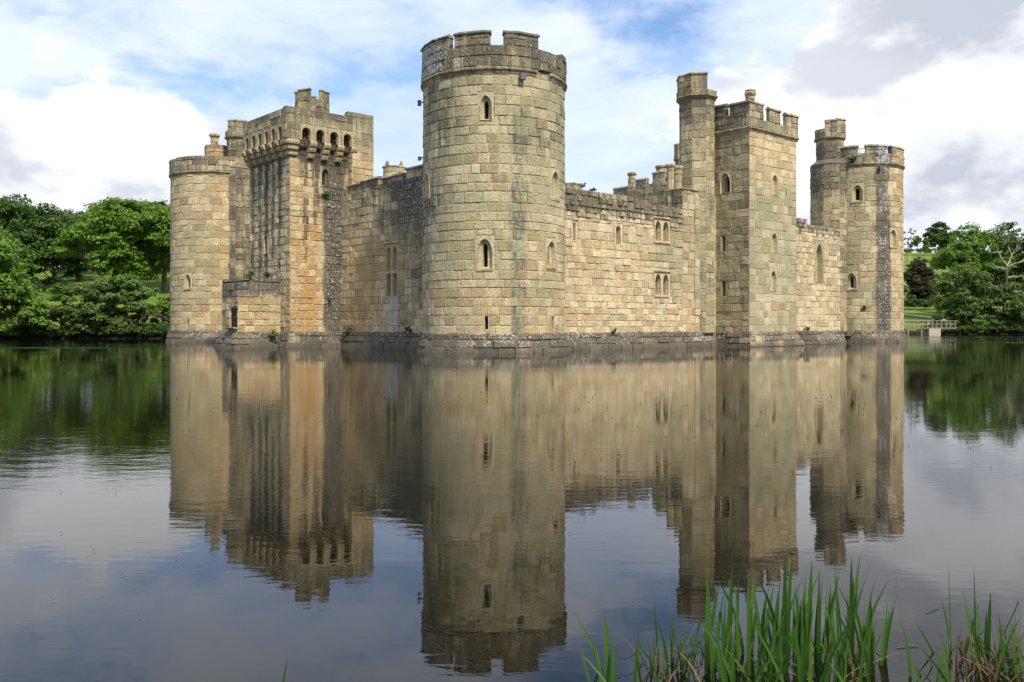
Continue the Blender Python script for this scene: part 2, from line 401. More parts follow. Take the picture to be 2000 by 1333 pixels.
# ---- far corner towers
def far_tower(cx,cy,kind,label,seed):
    r=3.9 if kind=='right' else 4.4; S0=cyl(cx,cy,r); S=bat(S0,lambda z:.05*(1-z/16)); Sp=bat(S0,lambda z:.10)
    full=2*math.pi*r; a_start=A(-90,r)-full*.5
    zS=15.7 if kind=='left' else 16.45
    def paint(a,z):
        deg=a/r*180/math.pi+ROT
        n=nz(a,z,.35,seed); n2=nz(a,z,.9,6+seed); top=sstep(z,zS-.1,zS+.1)
        if kind=='left':
            rgt=sstep(deg,-92,-60)
            return (.1,.25+.2*n+.35*top+.1*sstep(z,9,15),.36+.3*n2+.25*rgt-.2*top,.15+.3*top,.40-.25*rgt+.3*n+.3*box01(a,z,-99,99,3.5,8,1.5))
        st=sstep(deg,-92+6*n2,-86)*(1-sstep(deg,-71,-65+5*n2)); rt=sstep(deg,-68,-60)
        lf=sstep(-deg,100,140)
        return (.1,.30+.25*n+.3*top+.62*st-.15*rt+.12*lf,.12+.2*n2+.28*rt,.15+.3*top+.70*st*(.7+.6*n2),.6+.2*n-.5*rt-.25*st)
    par=empty('corner_tower',(0,0,0),0,castle); par['label']=label
    H=[];m=M()
    if kind=='left':
        H.append(lancet(par,S,A(-110.5,r),4.95,6.2,.6,.24,paint))
        H.append(slit(par,S,A(-110.5,r),1.4,2.1,.2,paint))
        H.append(slit(par,S,A(-128,r),5.5,5.9,.16,paint))
    if kind=='right':
        H.append(lancet(par,S,A(-112.7,r),12.98,14.45,.85,.42,paint))
        H.append(lancet(par,S,A(-120.5,r),4.92,6.35,.85,.3,paint))
        H.append(lancet(par,S,A(-62.3,r),8.8,10.35,.8,.26,paint,blind=True))
        pass
    masonry(m,S,a_start,a_start+full,1.0,zS,H,paint,ch=.60,bw=(.6,1.2),seed=seed,rough=.022)
    zt=17.1 if kind=='left' else 17.35
    masonry(m,Sp,a_start,a_start+full,zS+.05,zt,(),paint,ch=.6,bw=(.6,1.1),seed=seed+1,rough=.045,top=(lambda a:zt-.12+.2*nz(a,0,1.3,2)) if kind!='right' else None)
    profile(m,Sp,a_start,a_start+full,[(-.05,0),(-.6,0),(-.6,zt-zS-.14),(-.05,zt-zS-.12)],zS+.05,paint,step=.5,ends=False)
    disc(m,cx,cy,r-.2,zS-.4)
    part(m,'tower_wall',par)
    roll(par,S0,a_start,a_start+full,zS,seed)
    plinth(bat(S0,lambda z:-.02),a_start,a_start+full,seed+3,par)
    if kind=='right':
        merlon(par,Sp,A(-136,r),A(-112.0,r),zt-.1,17.95,paint=paint,seed=2)
        merlon(par,Sp,A(-103,r),A(-74.0,r),zt-.1,17.95,paint=paint,seed=3)
        merlon(par,Sp,A(-66.2,r),A(-32,r),zt-.1,17.9,paint=paint,seed=4)
        rl=M()      # steel safety rail round the roof walk
        Sr=cyl(cx,cy,2.9)
        for zz in (16.95,17.5,17.95): profile(rl,Sr,A(-170,2.9),A(-10,2.9),[(-.03,0),(.03,0),(.03,.05),(-.03,.05)],zz,step=.4,wob=0)
        for k in range(-170,-9,12): profile(rl,Sr,A(k,2.9),A(k,2.9)+.05,[(-.03,0),(.03,0),(.03,1.95),(-.03,1.95)],16.0,step=1,wob=0)
        rl.build('railing',[STEEL],par)
    elif kind=='left':
        c=M(); Sc=cyl(-.9,40.0,.38); masonry(c,Sc,0,2*math.pi*.40,17.8,19.5,(),lambda a,z:(-.1,.45,.35,.2,.5),ch=.5,bw=(.3,.5),seed=3)
        profile(c,Sc,0,2*math.pi*.4,[(-.2,0),(.04,0),(.13,.10),(.13,.24),(.0,.34),(-.2,.34)],19.4,ends=False,step=.2)
        c.build('chimney',SM,par)
        b=M()
        for Sx,w in facets(-.7,39.9,1.15,8,10): masonry(b,Sx,0,w,16.2,18.55,(),lambda a,z:(0,.35+.3*sstep(z,17.9,18.2),.65,.3,.3),seed=8,ch=.55,bw=(.4,.8))
        disc(b,-.7,39.9,1.05,18.5); b.build('roof_block',SM,par)
    return par
pL=far_tower(0,41.0,'left','round corner tower at the left end of the castle, its parapet plain and unbroken',30)
pR=far_tower(45.9,0,'right','round corner tower at the right end of the castle, crowned by three broad merlons',40)
pF=far_tower(46.7,43.3,'far','round corner tower at the back of the castle, hidden behind the nearest tower',50)

def turret(parent,cx,cy,r_low,z_low,r_up,z_par,z_top,crown,paint,seed,n=8,rot=12,z0=10.0,slits=(),name='stair_turret'):
    """octagonal stair turret: wider shaft, shoulder, upper shaft, string, parapet with teeth (deg0,deg1,top)"""
    m=M(); k=0
    for (Sx,w) in facets(cx,cy,r_low,n,rot):
        masonry(m,Sx,0,w,z0,z_low,(),paint,seed=seed+k,ch=.56,bw=(.5,.95),rough=.03); k+=1
    # shoulder
    for i in range(n):
        t0=R(rot+360/n*i);t1=R(rot+360/n*(i+1))
        q=lambda rr,t,z:(cx+rr*math.cos(t),cy+rr*math.sin(t),z)
        m.add([q(r_low+.04,t0,z_low),q(r_low+.04,t1,z_low),q(r_up-.02,t1,z_low+.5),q(r_up-.02,t0,z_low+.5)],[(0,1,2,3)],[colv(paint,0,z_low,.4)]*4,0)
    for (Sx,w) in facets(cx,cy,r_up,n,rot):
        masonry(m,Sx,0,w,z_low,z_par,(),paint,seed=seed+k,ch=.54,bw=(.45,.9),rough=.03); k+=1
    pp=lambda a,z:(-.2,.55,.08,.5,.25)
    for (Sx,w) in facets(cx,cy,r_up+.14,n,rot):
        profile(m,Sx,-.03,w+.03,[(-.2,-.14),(-.08,-.14),(.06,-.03),(.06,.05),(-.2,.06)],z_par,pp,wob=.01)
    for i,(Sx,w) in enumerate(facets(cx,cy,r_up+.14,n,rot)):
        mid=(rot+360/n*(i+.5)+ROT+180)%360-180
        zt=z_top-.9
        for d0,d1,tt in crown:
            if d0<=mid<=d1: zt=tt
        masonry(m,Sx,0,w,z_par+.05,zt,(),pp,seed=seed+k,ch=.42,bw=(.4,.8),rough=.05); k+=1
        profile(m,Sx,.0,w,[(-.03,0),(-.32,0),(-.32,zt-z_par-.05),(-.03,zt-z_par-.05)],z_par+.05,pp,wob=.0)
        if zt>z_top-.5: profile(m,Sx,-.03,w+.03,[(.05,0),(.05,.06),(-.12,.18),(-.36,.06),(-.36,0)],zt,pp,wob=.01)
    disc(m,cx,cy,r_up,z_par)
    o=m.build(name,SM,parent); return o
gp=lambda a,z:(0,.42+.25*nz(a,z,.5,3),.12,.3,.45)
turret(pL,.4,37.6,1.75,16.1,1.08,19.1,20.6,[(-130,-50,20.5)],lambda a,z:(-.25,.70+.3*nz(a,z,.5,3),.08,.45,.35),100,z0=1.0)
turret(pR,42.1,.9,1.85,16.5,1.30,19.0,20.75,[(-140,-80,20.5),(-60,0,20.6)],lambda a,z:(-.05,.50+.3*nz(a,z,.5,8)+.15*sstep(z,15,17),.22,.45,.4),110,z0=1)
turret(pF,48.3,41.0,1.7,17,1.35,19.2,20.1,[(-150,-70,20.0),(-60,-30,19.95)],gp,120,z0=15)

# ---- curtain walls
def south_paint(a,z):     # a = v : 3 near the near tower .. 15 at the gate tower
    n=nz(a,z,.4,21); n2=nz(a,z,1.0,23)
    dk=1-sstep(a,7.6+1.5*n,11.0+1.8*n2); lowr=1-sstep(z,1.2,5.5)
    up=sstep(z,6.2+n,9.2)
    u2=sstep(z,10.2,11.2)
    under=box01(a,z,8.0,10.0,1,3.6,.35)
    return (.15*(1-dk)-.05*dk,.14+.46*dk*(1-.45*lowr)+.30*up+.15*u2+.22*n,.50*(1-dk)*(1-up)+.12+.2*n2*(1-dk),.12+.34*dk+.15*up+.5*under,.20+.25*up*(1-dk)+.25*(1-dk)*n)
def curtain_south():
    S=plane((-1.6,0),(0,1),(-1,0)); par=empty('curtain_wall',(0,0,0),0,castle); par['label']='left curtain wall between the gate tower and the near corner tower'
    H=[]
    m=M(); w=.50; pad=.10
    # tall two-light window with transom: four openings round a stone cross
    for k,a in enumerate((8.66,9.40)):
        hole=(a-.37,a+.37,5.28,7.25)
        opening(m,S,[(ring('rect',a,.74,5.28,7.25),-.02),(ring('pointed',a,.54,5.32,7.0),-.03),(ring('pointed',a,.50,5.34,6.97),-.2),(ring('pointed',a,.42,5.36,6.9),-.34)],lambda x,y:(.0,.25,.25,.1,.3),.5,0 if k==0 else 0)
        H.append(hole)
        hole=(a-.37,a+.37,3.52,5.28)
        opening(m,S,[(ring('rect',a,.74,3.52,5.28),-.02),(ring('rect',a,.52,3.58,5.14),-.03),(ring('rect',a,.5,3.58,5.12),-.36),(ring('rect',a,.40,3.58,4.9),-.42)],lambda x,y:(.0,.35,.2,.1,.3),.45,0 if k==0 else 2)
        H.append(hole)
    profile(m,S,8.15,9.9,[(-.02,0),(.10,.0),(.12,.08),(-.02,.16)],7.2,step=.3,wob=0)
    m.build('window',SM,par)
    m=M()
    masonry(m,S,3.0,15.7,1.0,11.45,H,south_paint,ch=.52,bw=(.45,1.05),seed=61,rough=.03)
    profile(m,S,3.0,15.6,[(-.03,10),(-.9,10),(-.9,11.4),(-.03,11.45)],0,south_paint,ends=False)
    masonry(m,plane((0.2,0),(0,1),(1,0)),3,15.6,1.0,11.4,(),south_paint,seed=62,ch=.8,bw=(1,2))
    part(m,'wall_face',par)
    pp=lambda a,z:(-.1,.62,.1,.4,.25)
    for i,(a0,a1,zt,c) in enumerate(((13.0,14.9,11.72,1),(10.7,12.9,11.86,1),(7.75,10.2,11.74,1),(4.3,7.3,12.0,1))):
        merlon(par,S,a0,a1,11.42,zt,paint=pp,seed=70+i,cope=.2)
    plinth(S,2.5,15.9,71,par,paint=lambda a,z:(lambda p:(p[0],p[1]+.05,p[2],p[3]*1.1,p[4]))(plinth_paint(a,z)))
curtain_south()
def east_paint(a,z):
    n=nz(a,z,.4,31); n2=nz(a,z,1.1,33)
    up=sstep(z,7.9+.7*n,9.3+.6*n2); low=1-sstep(z,6.0,8.0); right=sstep(a,12.2+n,14.6)*sstep(z,2.8+.5*n2,4)
    mottle=sstep(z,9.0,10.2)
    w=box01(a,z,13.0,15.0,2.2,3.8,.4)+box01(a,z,13.0,15.0,6.6,7.6,.4)
    return (.32*(1-up)*(1-right),.07+.55*up+.14*n*(1+up)+.12*mottle+.25*w,.10+.16*n2*(1-up)+.10*low*(1-right),.05+.45*up+.5*w,.10+.50*right*(1-up)+.08*up)
def curtain_east():
    S=plane((0,-2),(1,0),(0,-1)); par=empty('curtain_wall',(0,0,0),0,castle); par['label']='ruined right curtain wall between the near round tower and the square tower'
    H=[]
    H.append(slit(par,S,5.1,7.05,8.2,.24,east_paint,pad=.1)); 
    m=M(); a=9.33
    opening(m,S,[(ring('rect',a,.8,6.95,8.45),-.01),(ring('round',a,.46,7.05,8.3),-.02),(ring('round',a,.42,7.05,8.26),-.6)],east_paint,.8,2); H.append((a-.4,a+.4,6.95,8.45)); m.build('window',SM,par)
    for z0,z1 in ((7.55,8.98),(3.72,5.22)):
        m=M()
        for a in (13.52,14.38):
            opening(m,S,[(ring('rect',a,.86,z0-.05,z1+.12),-.01),(ring('pointed',a,.62,z0,z1),-.02),(ring('pointed',a,.58,z0,z1-.04),-.22),(ring('pointed',a,.54,z0+.02,z1-.1),-.24),(ring('pointed',a,.50,z0+.02,z1-.14),-.9)],lambda x,y:(.2,.2,.25,.1,.1),.6,2)
            H.append((a-.43,a+.43,z0-.05,z1+.12))
        profile(m,S,13.0,14.85,[(-.02,0),(.09,.0),(.11,.07),(-.02,.15)],z1+.14,step=.3,wob=0)
        profile(m,S,13.05,14.8,[(-.02,-.12),(.06,-.12),(.06,-.02),(-.02,.0)],z0-.04,step=.3,wob=0)
        m.build('window',SM,par)
    top=lambda a:(10.42-.028*(a-4)+.16*nz(a,0,1.1,4)+.1*nz(a,3,2.5,4))
    m=M()
    masonry(m,S,3.0,16.3,1.0,5.2,H,east_paint,ch=.46,bw=(.38,.9),seed=81,rough=.03,erode=.12)
    masonry(m,S,3.0,16.3,5.2,8.6,H,east_paint,ch=.50,bw=(.45,.95),seed=82,rough=.04,erode=.15)
    masonry(m,S,3.0,16.3,8.6,10.8,H,east_paint,ch=.34,bw=(.28,.6),seed=83,rough=.09,erode=.25,top=top)
    # rough core and broken wall-walk behind the facing
    masonry(m,plane((0,-1.5),(1,0),(0,-1)),3,16.3,9.6,10.5,(),lambda a,z:(-.2,.7,.3,.4,.1),ch=.3,bw=(.25,.5),seed=84,rough=.12,top=lambda a:top(a)+.12)
    profile(m,S,3.0,16.2,[(-.05,9.4),(-1.9,9.4),(-1.9,10.1),(-.5,10.1),(-.05,9.95)],0,lambda a,z:(-.1,.7,.3,.3,.2),ends=True,wob=.08)
    masonry(m,plane((0,-.1),(1,0),(0,1)),3,20,1.0,10.2,(),east_paint,seed=85,ch=.8,bw=(1,2))
    part(m,'wall_face',par)
    # full-height pier beside the stair turret
    m=M(); pp=lambda a,z:(.1,.32+.2*nz(a,z,.6,2)+.2*sstep(z,10.9,11.5),.25*(1-sstep(z,9.5,11)),.15,.42*sstep(z,2.8,4.2))
    masonry(m,S,16.3,18.0,1.0,11.5,(),pp,ch=.58,bw=(.5,.9),seed=86)
    masonry(m,plane((16.3,-2),(0,1),(-1,0)),0,1.6,10,11.5,(),lambda a,z:(-.2,.6,.1,.3,.5),ch=.55,seed=87)
    profile(m,S,16.2,18.1,[(.08,0),(.08,.1),(-1.6,.12),(-1.6,0)],11.5,pp)
    m.build('pier',SM,par)
    # corbelled foot of the turret
    plinth(S,2.5,20.3,88,par,paint=lambda a,z:(lambda p:(p[0],p[1],p[2],p[3]*1.15,p[4]))(plinth_paint(a,z)))
    # little shafts standing on the wall-walk
    for (u,v,r,zb,zt) in ((16.5,-.7,.30,10,13.35),(17.25,-.75,.36,11,13.25)):
        c=M()
        for Sx,w in facets(u,v,r,6,0): masonry(c,Sx,0,w,zb,zt,(),gp,ch=.6,bw=(.4,.7),seed=int(u))
        for Sx,w in facets(u,v,r,6,0): profile(c,Sx,-.02,w+.02,[(-.4,0),(.06,0),(.09,.12),(.02,.22),(-.4,.24)],zt-.05,gp)
        c.build('chimney',SM,par)
curtain_east()
def chapel():
    par=empty('chapel_wall',(0,0,0),0,castle); par['label']='projecting chapel wall with a tall pointed blind window beside the right tower'
    S=plane((0,-3.5),(1,0),(0,-1))
    def paint(a,z):
        n=nz(a,z,.4,41);n2=nz(a,z,1.1,43); up=sstep(z,8.9+.5*n,9.7); rt=sstep(a,34.6,35.2)*sstep(z,6.9+n2,8.2)
        return (.30*(1-up),.10+.5*max(up,rt)+.18*n,.20+.25*n2*(1-up),.1+.55*max(up,rt),.16+.3*(1-sstep(a,28,31))*sstep(z,5,7))
    m=M(); a=32.55; w=1.25
    opening(m,S,[(ring('rect',a,w+.3,5.05,8.6),-.01),(ring('pointed',a,w+.06,5.15,8.45,rise=1.5),-.01),(ring('pointed',a,w,5.15,8.4,rise=1.5),.03),(ring('pointed',a,w-.1,5.17,8.3,rise=1.45),-.05),(ring('pointed',a,w-.3,5.2,8.1,rise=1.3),-.45)],lambda x,y:(-.1,.25,.1,.2,.6),.5,0)
    H=[(a-w/2-.15,a+w/2+.15,5.05,8.6)]
    profile(m,S,a-.04,a+.06,[(-.46,0),(-.3,0),(-.3,1.9),(-.46,1.9)],5.2,wob=.0); m.build('window',SM,par)
    m=M(); top=lambda a:10.2-.045*(a-27)+.14*nz(a,0,1.2,7)
    masonry(m,S,26.3,36.0,1.0,9.2,H,paint,ch=.50,bw=(.42,.9),seed=91,rough=.035,erode=.12)
    masonry(m,S,26.3,36.0,9.2,10.6,(),paint,ch=.36,bw=(.3,.6),seed=92,rough=.08,erode=.2,top=top)
    masonry(m,plane((36,-3.5),(0,1),(1,0)),0,4.0,1.0,10,(),paint,seed=93)
    profile(m,S,26.4,35.9,[(-.05,9),(-1.8,9),(-1.8,9.9),(-.05,9.6)],0,lambda a,z:(-.1,.7,.3,.3,.2),wob=.06)
    masonry(m,plane((36,.5),(1,0),(0,-1)),0,7.2,1.0,9.6,(),paint,seed=94)
    profile(m,plane((36,.5),(1,0),(0,-1)),0,7.2,[(-.05,9),(-1.8,9),(-1.8,9.6),(-.05,9.6)],0,paint,wob=.06)
    part(m,'wall_face',par)
    plinth(S,26.3,36.14,95,par,mit='r')
    plinth(plane((36,-3.5),(0,1),(1,0)),-.14,4,96,par,mit='l')
    plinth(plane((36,.5),(1,0),(0,-1)),0,7,97,par)
chapel()

# ---- square middle tower
def square_tower():
    par=empty('square_tower',(0,0,0),0,castle); par['label']='square middle tower of the right side with an embattled parapet'
    SE=plane((20.2,-5),(1,0),(0,-1)); SS=plane((20.2,-5),(0,1),(-1,0)); W=6.35
    def pE(a,z):
        n=nz(a,z,.4,51);n2=nz(a,z,1,53); top=sstep(z,16.0,16.2); hi=sstep(z,11.5+.8*n2,13.2)*(1-top)
        st=box01(a,z,2.5,3.3,12.5,16,.35)
        return (.22*hi+.08,.10+.14*n+.45*top+.25*st,.10+.22*hi+.15*n2+.25*(1-sstep(a,.6,1.2))*hi,.08+.35*top+.2*st,.70-.52*hi+.2*n-.2*top)
    def pS(a,z):  # left face: weathering, plus the side's shade put into its colour
        n=nz(a,z,.4,55); top=sstep(z,16.0,16.2); lo=1-sstep(z,1.6,3.4)
        return (-.22+.3*lo,.50+.16*n+.2*top-.24*lo,.02+.3*lo*(.6+n),.36,.55)
    H=[lancet(par,SE,3.32,11.4,12.9,.75,.2,pE,sill=False,blind=True),lancet(par,SE,3.24,7.05,8.5,.75,.22,pE,sill=False,blind=True),lancet(par,SE,3.12,4.15,5.65,.75,.22,pE,sill=False,blind=True),slit(par,SE,5.0,11.4,12.05,.12,pE)]
    m=M(); masonry(m,SE,0,W,1.0,16.1,H,pE,ch=.55,bw=(.55,1.1),seed=101,rough=.018)
    H2=[lancet(par,SS,2.1,11.45,12.95,.85,.45,pS,sill=False),slit(par,SS,2.25,7.1,8.25,.34,pS,pad=.1),slit(par,SS,2.25,3.75,4.87,.34,pS,pad=.1)]
    masonry(m,SS,0,4.6,1.0,16.1,H2,pS,ch=.55,bw=(.5,1.0),seed=102,rough=.025)
    masonry(m,plane((20.2+W,-5),(0,1),(1,0)),0,4.7,1.0,16.1,(),pE,seed=103,ch=.8,bw=(1,2))
    masonry(m,plane((20.2,-.3),(1,0),(0,1)),0,W,1.0,16.1,(),pE,seed=104,ch=.8,bw=(1,2))
    pass
    SEp=plane((20.2,-5.10),(1,0),(0,-1)); SSp=plane((20.1,-5),(0,1),(-1,0)); o=.1
    masonry(m,SEp,-.1,W+.1,16.14,16.8,(),pE,ch=.43,bw=(.5,.95),seed=106,rough=.04)
    masonry(m,SSp,-.1,4.6,16.14,17.2,(),pS,ch=.43,bw=(.5,.95),seed=107,rough=.04)
    profile(m,SEp,-.08,W+.1,[(-.04,0),(-.6,0),(-.6,.62),(-.04,.62)],16.14,pE); profile(m,SSp,.3,4.7,[(-.04,0),(-.6,0),(-.6,.98),(-.04,.98)],16.14,pS)
    SB=plane((20.2,-.3),(1,0),(0,1)); profile(m,SB,0,W,[(-.04,0),(-.6,0),(-.6,.75),(-.04,.75)],16.1,pS)
    SX=plane((20.2+W+.1,-5),(0,1),(1,0)); masonry(m,SX,-.1,4.7,16.14,17.0,(),pE,seed=108); profile(m,SX,0,4.7,[(-.04,0),(-.6,0),(-.6,.85),(-.04,.85)],16.14,pE)
    m.add([(20.3,-4.9,15.9),(26.5,-4.9,15.9),(26.5,-.4,15.9),(20.3,-.4,15.9)],[(0,1,2,3)],None,0)
    part(m,'tower_wall',par)
    roll(par,plane((20.2,-5),(1,0),(0,-1)),-.12,W+.12,16.1,1); roll(par,plane((20.2,-5),(0,1),(-1,0)),-.12,3.1,16.1,2,paint=lambda a,z:(-.1,.5,.05,.3,.35))
    # corner merlon: one stone mass turning the corner
    merlon(par,SEp,-.1,1.72,16.8,17.85,paint=pE,seed=110,th=.32); merlon(par,SSp,-.1,1.68,17.2,17.86,paint=pS,seed=111)
    merlon(par,SEp,2.45,3.98,16.8,17.72,paint=pE,seed=112,th=.30); merlon(par,SEp,4.72,W+.1,16.8,17.66,paint=pE,seed=113,th=.30)
    merlon(par,SSp,2.05,3.5,17.2,17.95,paint=pS,seed=114)
    merlon(par,SX,0,.9,17.0,17.6,paint=pE,seed=115)
    c=M(); Sc=cyl(23.3,-3.0,.36); masonry(c,Sc,0,2*math.pi*.36,16.5,19.5,(),lambda a,z:(0,.5,.2,.3,.4),ch=.5,bw=(.35,.6),seed=5)
    profile(c,Sc,0,2*math.pi*.36,[(-.2,-.1),(.02,-.1),(.09,.0),(.11,.12),(.03,.22),(.07,.34),(-.2,.36)],19.3,ends=False,step=.2); c.build('chimney',SM,par)
    plinth(SE,-.14,W+.14,116,par,mit='lr',paint=lambda a,z:(lambda p:(p[0]+.15,p[1]-.18,p[2],p[3]*.95,p[4]))(plinth_paint(a,z))); plinth(SS,-.14,4.4,117,par,mit='l'); plinth(plane((20.2+W,-5),(0,1),(1,0)),-.14,3,118,par,mit='l')
    # stair turret in the angle
    def pT(a,z):
        n=nz(a,z,.5,57); return (.0,.34+.2*n+.22*sstep(z,15,18)+.1,.14,.25,.50)
    m=M(); cx,cy,r=19.05,-1.15,1.36; k=0
    for i,(Sx,w) in enumerate(facets(cx,cy,r,8,22.5)):
        masonry(m,Sx,0,w,1.0,18.6,(),pT,seed=130+i,ch=.56,bw=(.5,1.0),rough=.02)
    masonry(m,plane((17.65,-2.07),(1,0),(0,-1)),0,2.6,1.0,10.9,[(1.55,1.78,8.2,8.9)],lambda a,z:(.1,.25+.15*nz(a,z,.6,2),.1+.4*(1-sstep(z,2.8,3.6)),.12,.62*sstep(z,3.0,4.2)),seed=140,ch=.58,bw=(.6,1.1))
    pass
    m.add([(17.65,-2.07,10.9),(20.2,-2.07,10.9),(20.2,-1.9,11.7),(17.65,-1.9,11.7)],[(0,1,2,3)],None,0)
    pp=lambda a,z:(-.2,.58,.22,.4,.3)
    S8=[(Sx,w) for Sx,w in facets(cx,cy,r+.17,8,22.5)]
    for i,(Sx,w) in enumerate(S8):
        mid=(22.5+45*(i+.5)+ROT+180)%360-180
        zt=20.15 if -180<mid<-92 or mid>100 else (19.6 if mid<-50 else 19.05)
        profile(m,Sx,-.03,w+.03,[(-.3,-.2),(-.14,-.2),(-.02,-.08),(.07,.0),(.05,.08),(-.3,.09)],18.6,pp,wob=.01)
        masonry(m,Sx,0,w,18.66,zt,(),pp,seed=150+i,ch=.48,bw=(.4,.8),rough=.05)
        profile(m,Sx,0,w,[(-.03,0),(-.35,0),(-.35,zt-18.68),(-.03,zt-18.66)],18.66,pp,wob=0)
        if zt>20: profile(m,Sx,-.03,w+.03,[(.05,0),(.05,.06),(-.1,.17),(-.4,.06),(-.4,0)],zt,pp)
    disc(m,cx,cy,r,18.6); m.build('stair_turret',SM,par)
    slit(par,facets(cx,cy,r,8,22.5)[5][0],.5,12.3,12.95,.14,pT,name='arrow_slit')
square_tower()

# ---- machicolated gate tower on the left
def gate_tower():
    par=empty('gate_tower',(0,0,0),0,castle); par['label']='square gate tower with a parapet carried on corbels over dark arched slots'
    SF=plane((-5.8,15.6),(0,1),(-1,0)); SE=plane((-5.8,15.6),(1,0),(0,-1)); L=6.45; D=4.8
    def pE(a,z):   # a: 0 at the outer corner .. 4.8 at the seam
        n=nz(a,z,.5,61);n2=nz(a,z,1.2,63)
        hi=sstep(z,12.2,13.4)
        wz=.22*nz(3.3,z,.8,9)+.12*n2; core=sstep(a,2.45+wz,2.95+wz)*(1-sstep(a,4.15+.5*wz,4.5+.5*wz)); 
        if z>10.5: core=max(core,.55*sstep(a,1.9,2.6)*(1-sstep(a,4.5,4.8)))
        drip=(1-sstep(abs(a-1.25-.05*n2),.06,.24))*sstep(z,4.5,7.5); drip=max(drip,.7*(1-sstep(abs(a-2.05-.1*n2),.05,.25))*sstep(z,7.5,10)); drip=max(drip,.6*(1-sstep(abs(a-.72-.06*n2),.04,.18))*sstep(z,11,13))
        seams=(1-sstep(a,2.3,2.8))
        org=seams*(.34+.42*box01(a,z,.4,2.3,1.2,9,.5))
        gw=(.25+.3*n)*box01(a,z,1.6,3.2,2.5,13,.5)
        chute_shade_stain=sstep(z,13.2,13.9)  # shade and stain behind the slots, both painted into the wall colour
        return (.15*seams-.1*core-.4*chute_shade_stain,.12+.85*core+.8*drip+.30*hi*sstep(a,.9,1.5)+.24*n+.7*chute_shade_stain+.45*(1-sstep(abs(a-2.0-.1*n2),.1,.35))*sstep(z,9.5,12),org+.14+.5*n2*seams+.25*core*hi+.35*seams*(1-sstep(abs(a-1.6),.2,.6))*(1-sstep(z,5,8)),.05+.52*core*(1-.3*hi)+.25*gw,.22*(1-org))
    def pF(a,z):   # a: 0 at the corner
        n=nz(a,z,.5,65); n2=nz(a,z,1.3,67)
        st=0
        for c,wd,z0 in ((1.55,.22,5.2),(2.6,.2,6.),(3.7,.3,5.6),(4.75,.28,5.),(5.9,.18,4.6)):
            st=max(st,(1-sstep(abs(a-c+.1*n2),wd*.5,wd+.12))*sstep(z,z0,z0+.6))
        return (.05*(1-st)-.4*sstep(z,13.4,14.1),.24+.80*st+.2*n+.15*sstep(z,12,13.5)+.6*sstep(z,13.4,14.1),.14+.2*n2,.12+.48*st*(1-.4*sstep(z,9,12)),.38-.3*st)  # top band darkened: slot shade painted in along with stain
    H=[lancet(par,SE,2.82,11.75,13.0,.55,.26,pE,pad=.1,sill=False)]
    H.append(slit(par,SE,3.2,2.93,3.45,.2,pE))
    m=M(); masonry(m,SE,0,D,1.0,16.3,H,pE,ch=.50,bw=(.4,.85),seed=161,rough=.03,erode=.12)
    HF=[lancet(par,SF,3.75,6.9,8.2,.6,.2,pF,blind=True,sill=False),slit(par,SF,3.6,12.0,12.9,.2,pF)]
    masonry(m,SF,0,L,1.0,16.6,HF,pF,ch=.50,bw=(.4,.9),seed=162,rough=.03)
    # thicker rear block
    SB=plane((-1.05,15.0),(1,0),(0,-1)); pB=lambda a,z:(.15-.25*sstep(z,14,15.5),.12+.45*sstep(z,13.2,15.5)+.2*nz(a,z,.6,3),.42*(1-sstep(z,13.5,15)),.1+.35*sstep(z,13,15),.25)
    masonry(m,SB,0,1.86,1.0,17.25,(),pB,ch=.52,bw=(.5,.95),seed=163)
    masonry(m,plane((-1.05,15.0),(0,1),(-1,0)),0,.6,1.0,17.2,(),pB,seed=164)
    masonry(m,plane((.81,15.0),(0,1),(1,0)),0,7.2,1.0,17.2,(),pB,seed=165,ch=.8,bw=(1,2))
    masonry(m,plane((-5.8,15.6+L),(1,0),(0,1)),0,6.6,1.0,17.0,(),pF,seed=166,ch=.8,bw=(1,2))
    m.add([(-5.6,15.8,15.95),(.8,15.2,15.95),(.8,22,15.95),(-5.6,22,15.95)],[(0,1,2,3)],None,0)
    part(m,'tower_wall',par)
    # overhanging parapet with arched machicolation slots
    o=.62; zb=14.78; za=15.70; zt=16.92
    pP=lambda a,z:(-.12,.55+.2*nz(a,z,.6,71)+.15*sstep(z,16.2,16.8),.10+.2*(1-sstep(z,15.2,16)),.28,.42)
    def cells(m,S,centres,w,a0,a1,seed,ztop):
        Hs=[(c-w/2-.14,c+w/2+.14,zb-.01,za+.22) for c in centres]
        masonry(m,S,a0,a1,zb,ztop,Hs,pP,ch=.52,bw=(.5,1.0),seed=seed,rough=.03)
        for c in centres:
            R0=ring('rect',c,w+.28,zb,za+.22); 
            opening(m,S,[(R0,-.01),(ring('round',c,w,zb,za),-.01),(ring('round',c,w-.06,zb,za-.03),-.10),(ring('round',c,w-.08,zb,za-.04),-.34)],pP,.6,None)
    m=M()
    SEo=plane((-5.8-o,15.6-o),(1,0),(0,-1)); SFo=plane((-5.8-o,15.6-o),(0,1),(-1,0))
    ce=[1.60,2.72,3.85,4.97]; cf=[1.02,2.08,3.12,4.18,5.25,6.30]
    cells(m,SEo,ce,.70,0,5.45,171,17.02); cells(m,SFo,[c-.05 for c in cf],.58,0,L+o-.1,172,zt)
    masonry(m,SEo,4.9,7.2,17.02,17.38,(),pP,seed=173,ch=.4,bw=(.5,.9))
    profile(m,SEo,.0,7.2,[(-.02,15.95),(-.5,15.95),(-.5,17.0),(-.02,17.02)],0,pP,wob=.01); profile(m,SEo,5.0,7.2,[(-.02,17),(-.5,17),(-.5,17.35),(-.02,17.38)],0,pP,wob=.01)
    profile(m,SFo,.4,L+o-.1,[(-.02,15.95),(-.5,15.95),(-.5,16.88),(-.02,16.9)],0,pP,wob=.01)
